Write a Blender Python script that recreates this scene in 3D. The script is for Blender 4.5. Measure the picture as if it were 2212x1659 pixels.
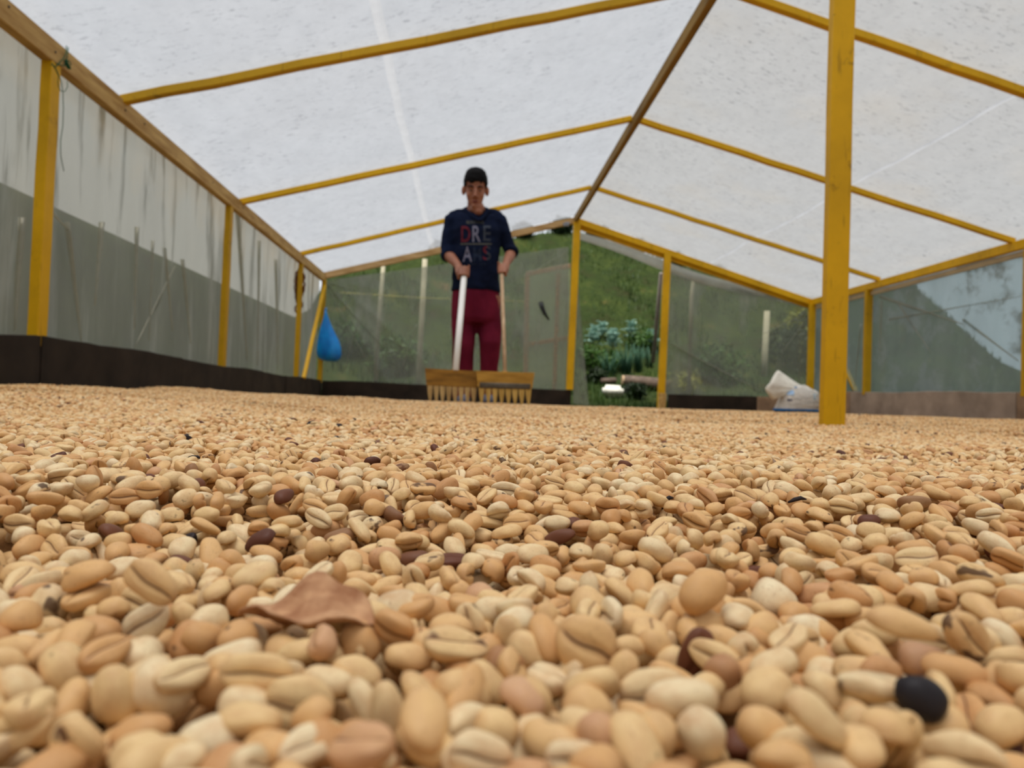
import bpy, bmesh, math, random
import numpy as np
from mathutils import Vector, Matrix, Quaternion, Euler, noise
from mathutils.bvhtree import BVHTree
random.seed(7); rng = np.random.default_rng(7)
D = bpy.data; C = bpy.context.scene.collection
for o in list(D.objects): D.objects.remove(o)
PI = math.pi

# ------------------------------------------------------------------ camera, world, sun, exposure
F, CX, CY, CAMZ = 1650., 1106., 829.5, .105            # focal length and centre in pixels of a 2212x1659 frame
_dy = np.array([1011.-CX, -(857.-CY), -F]); _dy /= np.linalg.norm(_dy)
_e = np.array([1, -.033, 0.]); _z = np.cross(_e, _dy); _z /= np.linalg.norm(_z)
if _z[1] < 0: _z = -_z
_x = np.cross(_dy, _z)
MW = np.stack([_x, _dy, _z])                            # camera -> world
CAM = np.array([0, 0, CAMZ])
def ray(u, v): return MW @ np.array([u-CX, -(v-CY), -F])
def at(u, v, Y):
    d = ray(u, v); return Vector(CAM + d*(Y/d[1]))
def atX(u, v, X):
    d = ray(u, v); return Vector(CAM + d*(X/d[0]))
cd = D.cameras.new('camera'); cam = D.objects.new('camera', cd); C.objects.link(cam)
m4 = np.eye(4); m4[:3, :3] = MW; m4[:3, 3] = CAM
cam.matrix_world = Matrix(m4.tolist())
cd.sensor_fit = 'HORIZONTAL'; cd.sensor_width = 36.; cd.lens = F/2212.*36.
cd.clip_start = .005; cd.clip_end = 300
cd.dof.use_dof = True; cd.dof.focus_distance = .43; cd.dof.aperture_fstop = 14.5; cd.dof.aperture_blades = 0
sc = bpy.context.scene; sc.camera = cam

w = D.worlds.new('overcast_sky'); sc.world = w; w.use_nodes = True
bg = w.node_tree.nodes['Background']; bg.inputs[0].default_value = (.89, .945, 1., 1); bg.inputs[1].default_value = 1.05
sd = D.lights.new('sun', 'SUN'); sun = D.objects.new('sun', sd); C.objects.link(sun)
sd.energy = 8.6; sd.angle = math.radians(38); sd.color = (1., .96, .9)
sun.rotation_euler = (math.radians(12), math.radians(-8), 0)   # bright haze, high and a little behind the camera
vs = sc.view_settings; vs.view_transform = 'Standard'; vs.look = 'None'; vs.gamma = 1; vs.use_curve_mapping = False
vs.exposure = 0.0
sc.cycles.use_denoising = True
sc.cycles.max_bounces = 8; sc.cycles.diffuse_bounces = 3; sc.cycles.transmission_bounces = 6; sc.cycles.transparent_max_bounces = 10
sc.cycles.caustics_reflective = False; sc.cycles.caustics_refractive = False

# ------------------------------------------------------------------ helpers
def lin(r, g, b):
    f = lambda c: (c/255./12.92 if c/255. <= .04045 else ((c/255.+.055)/1.055)**2.4)
    return (f(r), f(g), f(b), 1)
class NT:
    def __init__(s, name):
        s.m = D.materials.new(name); s.m.use_nodes = True; s.t = s.m.node_tree; s.t.nodes.clear()
        s.out = s.n('ShaderNodeOutputMaterial')
    def n(s, typ, **kw):
        x = s.t.nodes.new(typ)
        for k, v in kw.items(): setattr(x, k, v)
        return x
    def l(s, a, b): s.t.links.new(a, b)
    def val(s, sock, v):
        if isinstance(v, bpy.types.NodeSocket): s.l(v, sock)
        else: sock.default_value = v
    def noise(s, co, scale, detail=3, rough=.55, sc3=None):
        x = s.n('ShaderNodeTexNoise'); x.inputs['Scale'].default_value = scale; x.inputs['Detail'].default_value = detail
        x.inputs['Roughness'].default_value = rough
        if sc3:
            mp = s.n('ShaderNodeMapping'); mp.inputs['Scale'].default_value = sc3; s.l(co, mp.inputs['Vector']); co = mp.outputs[0]
        s.l(co, x.inputs['Vector']); return x.outputs[0]
    def ramp(s, fac, stops):
        x = s.n('ShaderNodeValToRGB'); el = x.color_ramp.elements
        while len(el) < len(stops): el.new(.5)
        for e, (p, c) in zip(el, stops):
            e.position = p; e.color = c if not isinstance(c, (int, float)) else (c, c, c, 1)
        s.l(fac, x.inputs[0]); return x.outputs[0]
    def mix(s, fac, a, b, mode='MIX'):
        x = s.n('ShaderNodeMix', data_type='RGBA', blend_type=mode)
        s.val(x.inputs[0], fac); s.val(x.inputs[6], a); s.val(x.inputs[7], b); return x.outputs[2]
    def math(s, op, a, b=0., c=0.):
        x = s.n('ShaderNodeMath', operation=op); s.val(x.inputs[0], a); s.val(x.inputs[1], b); s.val(x.inputs[2], c); return x.outputs[0]
    def bsdf(s, col, rough=.6, spec=.3, bump=None, bstr=.3, bdist=.01):
        b = s.n('ShaderNodeBsdfPrincipled'); s.val(b.inputs['Base Color'], col); s.val(b.inputs['Roughness'], rough)
        b.inputs['Specular IOR Level'].default_value = spec
        if bump is not None:
            k = s.n('ShaderNodeBump'); k.inputs['Strength'].default_value = bstr; k.inputs['Distance'].default_value = bdist
            s.l(bump, k.inputs['Height']); s.l(k.outputs[0], b.inputs['Normal'])
        return b
    def obj(s): return s.n('ShaderNodeTexCoord').outputs['Object']
    def end(s, sh): s.l(sh.outputs[0] if hasattr(sh, 'outputs') else sh, s.out.inputs[0]); return s.m

def M_plain(name, col, rough=.7, spec=.3, var=.15, scale=8., bstr=.0):
    k = NT(name); n = k.noise(k.obj(), scale, 4)
    dark = tuple(c*(1-var*1.6) for c in col[:3])+(1,); lt = tuple(min(1, c*(1+var)) for c in col[:3])+(1,)
    c = k.ramp(n, [(.3, dark), (.7, lt)])
    return k.end(k.bsdf(c, rough, spec, n if bstr else None, bstr, .01))
def M_paint(name, base, dirt, grain=(6, 6, 6), amount=.5):
    k = NT(name); co = k.obj()
    g = k.noise(co, 1.6, 5, .65); c = k.ramp(g, [(.34, tuple(x*.72 for x in base[:3])+(1,)), (.62, base)])
    d = k.noise(co, 9., 6, .75); md = k.ramp(d, [(.58, 0.), (.72, amount)])
    c = k.mix(md, c, dirt)
    f = k.noise(co, 60., 2, .5, (1, 1, .12)); 
    c = k.mix(k.ramp(f, [(.62, 0.), (.75, .35)]), c, dirt)
    return k.end(k.bsdf(c, .55, .3, f, .25, .003))
def M_wood(name, a, b, sc3=(30, 3, 30)):
    k = NT(name); co = k.obj()
    f = k.noise(co, 1., 4, .6, sc3); c = k.ramp(f, [(.3, a), (.7, b)])
    d = k.noise(co, 5., 5, .7); c = k.mix(k.ramp(d, [(.55, 0.), (.8, .5)]), c, a)
    return k.end(k.bsdf(c, .7, .25, f, .3, .003))
def M_film(name, sheet, tint, clear, *rest, dust=None, **kw):
    return _film(name, sheet, tint, clear, *rest, dust=dust, **kw)
def _film(name, sheet, tint, clear, haze_var=.15, speck=0., speck_col=(.05, .05, .05, 1), wr=(3, 3, 3), transl=.6, gloss=.04, streak=None, ochre=None, vary=2.0, dust=None):
    """thin plastic sheet: part straight-through, part scattering"""
    k = NT(name); co = k.obj()
    col = sheet
    big = k.noise(co, vary, 5, .6, wr)
    col = k.mix(k.ramp(big, [(.3, .0), (.75, .35)]), col, tuple(x*.72 for x in sheet[:3])+(1,))
    mo = k.noise(co, vary*3.3, 6, .72, wr); col = k.mix(k.ramp(mo, [(.38, .0), (.68, .25)]), col, tuple(x*.55 for x in sheet[:3])+(1,))
    if ochre: 
        oc = k.noise(co, 1.3, 4, .6)
        if dust: sz = k.n('ShaderNodeSeparateXYZ'); k.l(co, sz.inputs[0]); oc = k.math('ADD', oc, k.math('MULTIPLY_ADD', sz.outputs[2], .42, -.44))
        col = k.mix(k.ramp(oc, [(.5, 0.), (.75, ochre[3])]), col, tuple(ochre[:3])+(1,))
    if speck:
        s1 = k.noise(co, 34., 4, .75, (.45, 1, 1)); s2 = k.noise(co, 2.1, 3, .6)
        sm = k.math('MULTIPLY', k.ramp(s1, [(.555, 0.), (.71, 1.)]), k.ramp(s2, [(.34, .15), (.64, speck)]))
        col = k.mix(sm, col, speck_col)
    tr = k.n('ShaderNodeBsdfTransparent'); tr.inputs[0].default_value = tint
    tl = k.n('ShaderNodeBsdfTranslucent'); k.val(tl.inputs[0], col)
    df = k.n('ShaderNodeBsdfDiffuse'); k.val(df.inputs[0], col)
    m1 = k.n('ShaderNodeMixShader'); m1.inputs[0].default_value = transl; k.l(df.outputs[0], m1.inputs[1]); k.l(tl.outputs[0], m1.inputs[2])
    op = k.math('MULTIPLY_ADD', k.noise(co, vary*1.4, 4, .6, wr), -haze_var*2, clear+haze_var)
    if streak:
        st = k.noise(co, 1., 5, .65, streak); op = k.math('SUBTRACT', op, k.ramp(st, [(.52, 0.), (.70, .46)]))
    cl = k.n('ShaderNodeClamp'); k.l(op, cl.inputs[0]); cl.inputs[1].default_value = .02
    m2 = k.n('ShaderNodeMixShader'); k.l(cl.outputs[0], m2.inputs[0]); k.l(m1.outputs[0], m2.inputs[1]); k.l(tr.outputs[0], m2.inputs[2])
    gl = k.n('ShaderNodeBsdfGlossy'); gl.inputs[0].default_value = (.9, .9, .9, 1); gl.inputs[1].default_value = .22
    bp = k.n('ShaderNodeBump'); bp.inputs['Strength'].default_value = .35; bp.inputs['Distance'].default_value = .02
    k.l(k.noise(co, 5., 3, .5, wr), bp.inputs['Height']); k.l(bp.outputs[0], gl.inputs['Normal'])
    m3 = k.n('ShaderNodeMixShader'); m3.inputs[0].default_value = gloss; k.l(m2.outputs[0], m3.inputs[1]); k.l(gl.outputs[0], m3.inputs[2])
    return k.end(m3)

def link(name, me, mat=None, parent=None, loc=None):
    o = D.objects.new(name, me); C.objects.link(o)
    if mat and me:
        if not me.materials: me.materials.append(mat)
    if loc is not None: o.location = loc
    if parent: o.parent = parent
    return o
def mesh(name, vs, fs, smooth=False):
    me = D.meshes.new(name); me.from_pydata([tuple(v) for v in vs], [], [tuple(f) for f in fs]); me.update()
    if smooth: me.polygons.foreach_set('use_smooth', [True]*len(me.polygons))
    return me
def tag(o, label=None, cat=None, group=None, kind=None):
    if label: o['label'] = label
    if cat: o['category'] = cat
    if group: o['group'] = group
    if kind: o['kind'] = kind
    return o
def empty(name, loc): 
    o = D.objects.new(name, None); C.objects.link(o); o.location = loc; o.empty_display_size = .1; return o
def recenter(o, base):
    """move the origin of a mesh object to base (world), keeping geometry in place"""
    b = Vector(base); o.data.transform(Matrix.Translation(-b)); o.location = b; return o
def fix_children(root):
    for ch in root.children: ch.matrix_parent_inverse = Matrix.Translation(-root.location)

def box_bm(bm, p0, p1, wdt, hgt, up=Vector((0, 0, 1)), bev=.003, nseg=1, jit=0., rnd=None):
    """a length of timber from p0 to p1 (centre line), wdt across, hgt along up; ends square to the axis"""
    p0, p1 = Vector(p0), Vector(p1); ax = (p1-p0).normalized()
    side = ax.cross(up).normalized(); u2 = side.cross(ax).normalized()
    rings = []; b = bev
    prof = [(-1, -1, b, 0), (-1, -1, 0, b), (-1, 1, 0, -b), (-1, 1, b, 0), (1, 1, -b, 0), (1, 1, 0, -b), (1, -1, 0, b), (1, -1, -b, 0)]
    r = rnd or random
    for i in range(nseg+1):
        c = p0.lerp(p1, i/nseg)
        jx, jy = (r.uniform(-jit, jit), r.uniform(-jit, jit)) if 0 < i < nseg else (0, 0)
        rings.append([bm.verts.new(c+side*(sx*wdt/2+dx+jx)+u2*(sy*hgt/2+dz+jy)) for sx, sy, dx, dz in prof])
    n = len(prof)
    for a, c in zip(rings, rings[1:]):
        for j in range(n): bm.faces.new((a[j], a[(j+1) % n], c[(j+1) % n], c[j]))
    bm.faces.new(list(reversed(rings[0]))); bm.faces.new(rings[-1])
def bm_mesh(bm, name, smooth=False):
    bmesh.ops.recalc_face_normals(bm, faces=bm.faces[:])
    me = D.meshes.new(name); bm.to_mesh(me); bm.free()
    if smooth: me.polygons.foreach_set('use_smooth', [True]*len(me.polygons))
    return me
def timber(name, p0, p1, wdt, hgt, mat, up=(0, 0, 1), parent=None, nseg=6, jit=.0015, base=None):
    bm = bmesh.new(); box_bm(bm, p0, p1, wdt, hgt, Vector(up), .003, nseg, jit)
    o = link(name, bm_mesh(bm, name), mat, parent)
    if not parent: recenter(o, base or p0)
    return o
def tube_bm(bm, pts, rad, n=8, cap=True):
    pts = [Vector(p) for p in pts]; m = len(pts)
    rad = rad if isinstance(rad, (list, tuple)) else [rad]*m
    ref = None; rings = []
    for i, p in enumerate(pts):
        t = (pts[min(i+1, m-1)]-pts[max(i-1, 0)]).normalized()
        if ref is None:
            ref = t.cross(Vector((0, 0, 1)) if abs(t.z) < .9 else Vector((1, 0, 0))).normalized()
        ref = (ref-t*ref.dot(t)).normalized(); b = t.cross(ref)
        r = rad[i]; rx, ry = r if isinstance(r, (tuple, list)) else (r, r)
        rings.append([bm.verts.new(p+ref*(rx*math.cos(2*PI*k/n))+b*(ry*math.sin(2*PI*k/n))) for k in range(n)])
    for a, c in zip(rings, rings[1:]):
        for k in range(n): bm.faces.new((a[k], a[(k+1) % n], c[(k+1) % n], c[k]))
    if cap: bm.faces.new(list(reversed(rings[0]))); bm.faces.new(rings[-1])
def tube(name, pts, rad, mat, parent=None, n=8):
    bm = bmesh.new(); tube_bm(bm, pts, rad, n); o = link(name, bm_mesh(bm, name, True), mat, parent)
    if not parent: recenter(o, pts[0])
    return o
def ell_bm(bm, c, r, rot=None, seg=16, rings=10):
    mt = Matrix.Translation(Vector(c)) @ (rot.to_4x4() if rot else Matrix.Identity(4)) @ Matrix.Diagonal((*r, 1))
    bmesh.ops.create_uvsphere(bm, u_segments=seg, v_segments=rings, radius=1, matrix=mt)
def rings_bm(bm, rings):
    """closed loft through rings (lists of points, same count)"""
    R = [[bm.verts.new(p) for p in r] for r in rings]; n = len(R[0])
    for a, c in zip(R, R[1:]):
        for k in range(n): bm.faces.new((a[k], a[(k+1) % n], c[(k+1) % n], c[k]))
    bm.faces.new(list(reversed(R[0]))); bm.faces.new(R[-1])
def fuse(bm, name, voxel, smooth_it=4, ratio=1.):
    """fuse overlapping closed shells into one skin (voxel remesh evaluated through the depsgraph)"""
    me = bm_mesh(bm, name+'_raw'); t = D.objects.new('tmp', me); C.objects.link(t)
    r = t.modifiers.new('r', 'REMESH'); r.mode = 'VOXEL'; r.voxel_size = voxel
    s = t.modifiers.new('s', 'SMOOTH'); s.iterations = smooth_it; s.factor = .5
    if ratio < 1: d = t.modifiers.new('d', 'DECIMATE'); d.ratio = ratio
    dg = bpy.context.evaluated_depsgraph_get()
    out = D.meshes.new_from_object(t.evaluated_get(dg)); out.name = name
    D.objects.remove(t); D.meshes.remove(me)
    out.polygons.foreach_set('use_smooth', [True]*len(out.polygons)); return out
def sstep(a, b, x):
    t = np.clip((x-a)/(b-a), 0, 1); return t*t*(3-2*t)
def grid_mesh(name, P, nu, nv, smooth=True):
    """P: (nu*nv,3) array row-major"""
    i = np.arange((nu-1)*(nv-1)); a = (i//(nv-1))*nv+i % (nv-1)
    return mesh(name, P, np.stack([a, a+1, a+nv+1, a+nv], 1).tolist(), smooth)

# ------------------------------------------------------------------ materials
YEL = M_paint('yellow_paint', lin(232, 180, 2), lin(108, 80, 8))
YELD = M_paint('yellow_paint_grimy', lin(208, 162, 8), lin(88, 70, 14), amount=.8)
POSTM = M_paint('post_paint', lin(236, 182, 2), lin(92, 64, 12), amount=.8)
RAW = M_wood('raw_timber', lin(158, 120, 62), lin(214, 182, 118))
RAWP = M_wood('pale_timber', lin(168, 132, 82), lin(214, 180, 128), (4, 20, 20))
BOARD = M_plain('dark_board', lin(46, 38, 31), .75, .2, .3, 5, .2)
BROWNB = M_plain('brown_board', lin(154, 128, 104), .8, .2, .25, 6, .2)
SKIRT = M_plain('grey_skirt', lin(164, 148, 134), .85, .15, .22, 4, .3)
FLOORM = M_plain('concrete', lin(120, 116, 108), .85, .2, .2, 4, .2)
ROOF_L = M_film('roof_film_left', (.233, .241, .256, 1), (.95, .97, 1, 1), .175, .04, .8, (.035, .035, .04, 1), (1.5, 1, 3), .72, .03)
ROOF_R = M_film('roof_film_right', (.222, .222, .22, 1), (.95, .96, .97, 1), .165, .04, .95, (.035, .032, .03, 1), (1.5, 1, 3), .72, .03, ochre=(.24, .20, .14, .3))
FILM_L = M_film('left_wall_film', (.265, .268, .235, 1), (.86, .80, .67, 1), .29, .05, 0, wr=(1, 1.2, .35), transl=.6, gloss=.035, streak=(1, 7, .7), ochre=(.33, .25, .135, .85), dust=True)
FILM_B = M_film('back_wall_film', (.35, .365, .30, 1), (.88, .90, .86, 1), .53, .07, 0, wr=(1, 1, .8), transl=.5, gloss=.03, streak=(2.5, 1, .8))
FILM_R = M_film('right_wall_film', (.25, .285, .27, 1), (.66, .80, .82, 1), .26, .08, 0, wr=(1, 1, .7), transl=.55, gloss=.06, streak=(1, 2.2, 2.6))
PLEAT = M_film('pleat_film', (.50, .50, .43, 1), (.9, .92, .88, 1), .42, .08, 0, transl=.5, gloss=.05)
FLAP = M_film('flap_film', (.78, .80, .76, 1), (.95, .95, .95, 1), .25, .1, 0, transl=.5, gloss=.04)

# ------------------------------------------------------------------ shell of the drying house
XL, XR, XM, YF, YN = -1.84, 4.36, 1.27, 9.5, -6.0
ZL, ZR, ZM = 1.58, 1.52, 2.44
def roof_z(x): return np.where(x < XM, ZL+(ZM-ZL)*(x-XL)/(XM-XL), ZM+(ZR-ZM)*(x-XM)/(XR-XM))
floor = link('floor', mesh('floor', [(XL-.1, YN, 0), (XR+.1, YN, 0), (XR+.1, YF+.35, 0), (XL-.1, YF+.35, 0), (XL-.1, YN, -.12), (XR+.1, YN, -.12), (XR+.1, YF+.35, -.12), (XL-.1, YF+.35, -.12)],
    [(0, 1, 2, 3), (7, 6, 5, 4), (0, 4, 5, 1), (1, 5, 6, 2), (2, 6, 7, 3), (3, 7, 4, 0)]), FLOORM); tag(floor, kind='structure')
ceiling = empty('ceiling', (XM, 3, ZM)); tag(ceiling, kind='structure')
RAF = np.array([-4., -2., 0., 2.0, 4.05, 6.05, 8.15, 9.5])
def roof_sheet(x0, x1, mat, seed, name='film_sheet', nu=30, sl=(0., 0.)):
    nv = 190; ys = np.linspace(YN, YF+.12, nv); t = np.linspace(0, 1, nu)[:, None]
    wob = .004*np.sin(ys*2.1)+.002*np.sin(ys*11)
    a_, b_ = x0+sl[0]*wob, x1+sl[1]*wob
    X = a_*(1-t)+b_*t; Y = np.broadcast_to(ys, X.shape); d = np.min(np.abs(Y[..., None]-RAF), -1)
    tt = np.where(X < XM, (X-XL)/(XM-XL), (XR-X)/(XR-XM))
    Z = roof_z(X)+.006-.022*np.sin(np.clip(d/1.0, 0, 1)*PI/2)**2*np.sin(np.clip(tt, 0, 1)*PI)+.004*np.sin(Y*9+seed+X*3)*np.sin(X*5+seed)
    if name == 'seam': Z = Z-.006*np.sin(np.broadcast_to(t, X.shape)*PI)*(1+.5*np.sin(Y*17))
    return link(name, grid_mesh('roof_sheet', np.stack([X, Y, Z], -1).reshape(-1, 3), nu, nv), mat, ceiling)
SEAM = M_film('seam_film', (.258, .262, .272, 1), (1, 1, 1, 1), .18, .04, 0, transl=.74, gloss=.03)      # welded overlap, kept clean of dust
roof_sheet(XL-.06, -.530, ROOF_L, 1., sl=(0, 1)); roof_sheet(-.530, -.480, SEAM, 1., 'seam', 5, (1, 1)); roof_sheet(-.480, XM, ROOF_L, 1., sl=(1, 0))
roof_sheet(XM, 3.022, ROOF_R, 4., sl=(0, 1)); roof_sheet(3.022, 3.046, SEAM, 4., 'seam', 5, (1, 1)); roof_sheet(3.046, XR+.06, ROOF_R, 4., sl=(1, 0))
fix_children(ceiling)

def film_panel(corners, nu, nv, amp, seed, pinch=None):
    """quad sheet: corners (b0,b1,t1,t0); folds fall from the top edge"""
    b0, b1, t1, t0 = [np.array(c, float) for c in corners]
    u = np.linspace(0, 1, nu)[:, None, None]; v = np.linspace(0, 1, nv)[None, :, None]
    P = (1-v)*((1-u)*b0+u*b1)+v*((1-u)*t0+u*t1)
    ax = b1-b0; L = np.linalg.norm(ax); ax /= L; nrm = np.cross(ax, [0, 0, 1.])
    s = u[..., 0]*L; vv = v[..., 0]
    r = np.random.default_rng(seed); wv = np.zeros((nu, nv))
    for k in range(7):
        f = r.uniform(3, 16); ph = r.uniform(0, 6.3); sl = r.uniform(-1.6, 1.6); wv += np.sin(f*(s+sl*(1-vv)*.35)+ph)*r.uniform(.3, 1)/ (1+f*.06)
    wv *= amp*(.15+np.sin(vv*PI))*np.minimum(1, np.minimum(u[..., 0], 1-u[..., 0])*12)
    if pinch:
        for (pu, pv, a, wd) in pinch:   # a taut crease radiating from a pulled corner
            d = (u[..., 0]*L-pu); e = vv-pv; ang = np.arctan2(-e*1.2, d+1e-6); rr = np.hypot(d, e*1.2)
            wv += a*np.exp(-((ang-wd)/.05)**2)*np.minimum(1, rr*2)*np.exp(-rr*.7)
    P = P+wv[..., None]*nrm
    return grid_mesh('film', P.reshape(-1, 3), nu, nv)
wall_left = link('wall_left', film_panel([(XL-.03, YN, .16), (XL-.03, YF, .16), (XL-.03, YF, 1.54), (XL-.03, YN, 1.54)], 520, 34, .010, 3), FILM_L); tag(wall_left, kind='structure')
wall_right = link('wall_right', film_panel([(XR+.03, YF, .16), (XR+.03, YN, .16), (XR+.03, YN, 1.46), (XR+.03, YF, 1.46)], 360, 26, .012, 9), FILM_R); tag(wall_right, kind='structure')
wall_front = link('wall_front', film_panel([(XR, YN, .0), (XL, YN, .0), (XL, YN, 1.5), (XR, YN, 1.5)], 40, 10, .01, 33), FILM_L); tag(wall_front, kind='structure')
wall_back = empty('wall_back', (XM, YF, 0)); tag(wall_back, kind='structure')
XD0, XD1 = 1.262, 2.43
def back_panel(b0, b1, t1, t0, seed, amp=.008, nu=90, pinch=None, mat=FILM_B, name='film_sheet', nv=36):
    return link(name, film_panel([b0, b1, t1, t0], nu, nv, amp, seed, pinch), mat, wall_back)
yb = YF+.04
back_panel((XL, yb, .14), (XD0, yb, .10), at(1228, 533, yb), at(703, 606, yb), 21, .008, 130, [(0.03, 1.0, .05, .62), (.03, 1., .04, .95), (.03, 1., .03, .25)])
back_panel((XD1+.03, yb, .14), (XR, yb, .12), at(1760, 664, yb), at(1446, 580, yb), 22, .012, 80, [(0., .38, .05, .42)])
# loose strip of film hanging at the near jamb, and the rolled flap under the right slope
back_panel(at(1238, 872, yb-.06), at(1272, 876, yb-.06), at(1244, 560, yb-.06), at(1238, 540, yb-.06), 23, .012, 14, None, FILM_B, 'loose_strip')
bm = bmesh.new()
tube_bm(bm, [at(1246+(1752-1246)*t, 508+(664-508)*t+8*math.sin(t*PI)-4*math.sin(t*9), yb+.02) for t in np.linspace(0, 1, 26)], [(.016+.02*math.sin(PI*min(1, t*1.2)), .045+.02*math.sin(t*PI)) for t in np.linspace(0, 1, 26)], 10)
link('rolled_flap', bm_mesh(bm, 'rolled_flap', True), FLAP, wall_back)
def pleat(par, a, b, r, ben=0.):
    a, b = Vector(a), Vector(b); pts = [a.lerp(b, t)+Vector((0, 0, -ben*math.sin(t*PI))) for t in np.linspace(0, 1, 9)]
    bm = bmesh.new(); tube_bm(bm, pts, [(r*(1-.75*t), .004) if abs(a.x-b.x) > .05 else (.004, r*(1-.75*t)) for t in np.linspace(0, 1, 9)], 6)
    return link('pleat', bm_mesh(bm, 'pleat', True), PLEAT, par)
for a, b, r, bn in [((706, 612), (832, 750), .030, .02), ((705, 614), (790, 775), .016, .02), ((708, 610), (762, 622), .022, .01), ((770, 700), (745, 800), .010, .0), ((900, 700), (870, 790), .010, 0), ((1130, 600), (1222, 545), .012, 0), ((1448, 742), (1645, 846), .030, .0), ((1750, 672), (1650, 720), .014, .01), ((1752, 676), (1690, 760), .010, .0), ((1226, 640), (1212, 800), .010, .0)]:
    pleat(wall_back, at(*a, YF+.025), at(*b, YF+.025), r, bn)
fix_children(wall_back)
for a, b, r in [((220, 480), (205, 660), .016), ((296, 490), (290, 712), .014), ((355, 535), (373, 716), .013), ((394, 560), (412, 742), .014), ((145, 480), (176, 742), .016), ((378, 575), (290, 752), .009), ((513, 456), (534, 778), .020), ((47, 470), (31, 716), .018), ((330, 520), (322, 735), .010), ((560, 520), (556, 790), .016), ((596, 560), (600, 800), .018), ((100, 445), (150, 500), .010)]:
    pleat(wall_left, atX(*a, XL-.015), atX(*b, XL-.015), r)
for a, b, r in [((1900, 640), (2080, 700), .022), ((1940, 655), (2010, 760), .012), ((1920, 690), (2205, 640), .010), ((2080, 690), (2200, 780), .016), ((1860, 700), (1846, 835), .012), ((1905, 650), (1900, 760), .010)]:
    pleat(wall_right, atX(*a, XR+.015), atX(*b, XR+.015), r)

bm = bmesh.new()
for i in range(6): ell_bm(bm, at(1218+i*2.2, 484+3*math.sin(i*2.), YF-.06), (.016, .014, .012+.006*(i % 2)), Euler((i, i*2, 0)).to_matrix(), 10, 6)
o = link('film_knot', bm_mesh(bm, 'film_knot', True), M_plain('grey_film_knot', lin(150, 158, 172), .3, .5, .3, 30)); recenter(o, at(1223, 485, YF-.06)); tag(o, 'small shiny knot of grey film tied at the far end of the ridge', 'knot')
# ---- low boards round the bed
def boards(root_name, pts, hts, mats, th=.025, side=1):
    root = empty(root_name, (pts[0][0], pts[0][1], 0)); tag(root, kind='structure')
    for i, (a, b) in enumerate(zip(pts, pts[1:])):
        a, b = np.array(a), np.array(b); d = b-a; L = np.hypot(*d); d = d/L; nr = np.array([-d[1], d[0]])*side
        n = max(4, int(L/.12)); vs_ = []; fs = []; g = .004
        off = random.uniform(-.004, .004)
        for j in range(n+1):
            t = j/n; p = a+d*(g+(L-2*g)*t); z = hts[i]*(1-t)+hts[i+1]*t+.006*math.sin(p[1]*3.3+p[0]*4)+random.uniform(-.003, .003)
            q0 = p+nr*(off+.006*math.sin((p[0]+p[1])*5)); q1 = q0+nr*th
            vs_ += [(q0[0], q0[1], .0), (q0[0], q0[1], z-.004), (*(q0+nr*.004), z), (*(q1-nr*.004), z), (q1[0], q1[1], z-.004), (q1[0], q1[1], .0)]
        for j in range(n):
            for k in range(5): fs.append((j*6+k, j*6+k+1, j*6+k+7, j*6+k+6))
        fs += [tuple(range(5, -1, -1)), tuple(range(n*6, n*6+6))]
        o = link('plank', mesh('plank', vs_, fs), mats[i % len(mats)], root)
    fix_children(root); return root
boards('baseboard_left', [(XL+.05, YN), (XL+.05, .6), (XL+.05, 2.3), (XL+.05, 3.32), (XL+.05, 4.9), (XL+.05, 7.6), (XL+.05, YF-.03)], [.22, .2, .22, .31, .285, .255, .255], [BOARD])
boards('baseboard_back_left', [(XL+.05, YF-.05), (-.3, YF-.05), (XD0+.02, YF-.05)], [.25, .235, .235], [BOARD])
boards('baseboard_back_right', [(XD1+.07, YF-.05), (3.64, YF-.05), (XR-.05, YF-.05)], [.225, .225, .225], [BOARD, BROWNB])
boards('baseboard_right', [(XR-.05, YF-.05), (XR-.05, 8.35), (XR-.05, 5.75), (XR-.05, 3.2), (XR-.05, YN)], [.24, .30, .285, .28, .28], [BROWNB, SKIRT], side=-1)
thr = link('trim_1', mesh('threshold', [(XD0, 9.42, 0), (XD1, 9.42, 0), (XD1, 9.85, 0), (XD0, 9.85, 0), (XD0, 9.43, .028), (XD1, 9.43, .028), (XD1, 9.84, .03), (XD0, 9.84, .03)],
    [(4, 5, 6, 7), (0, 1, 5, 4), (1, 2, 6, 5), (2, 3, 7, 6), (3, 0, 4, 7)]), M_plain('threshold_concrete', lin(150, 148, 142), .8, .2, .15, 6)); tag(thr, kind='structure')

# ---- timber frame: each stick is a thing of its own
def stick(name, p0, p1, wdt, hgt, mat, label, cat, group=None, up=(0, 0, 1), nseg=8, jit=.0015):
    o = timber(name, p0, p1, wdt, hgt, mat, up, None, nseg, jit); return tag(o, label, cat, group, 'thing')
def post(x, y, top, bot, lx, label, w_=.042, d_=.07, mat=YEL, group=None):
    return stick('wooden_post', (x-lx, y, bot), (x, y, top), w_, d_, mat, label, 'post', group, up=(0, 1, 0))
cp = post(1.30, 2.66, 2.36, 0.02, .0, 'thick yellow wooden post standing free in the middle of the bean bed', .080, .042, POSTM)
post(-1.815, 3.33, 1.475, .26, .01, 'yellow post on the left film wall tied at its head with green twine', .045, .075)
post(-1.815, 5.76, 1.475, .23, .01, 'yellow grimy post on left wall, midway between the twine post and the chain post', .042, .07, YELD)
post(-1.815, 8.20, 1.475, .23, .01, 'yellow post on left wall with a rusty chain hanging beside it', .042, .07, YELD)
post(-1.80, 9.42, 1.475, .22, .01, 'yellow corner post behind the hanging blue bag', .05, .06, YELD)
post(1.285, 9.44, 2.33, .235, .03, 'tall yellow post under the ridge, left jamb of the open doorway', .085, .06)
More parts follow.
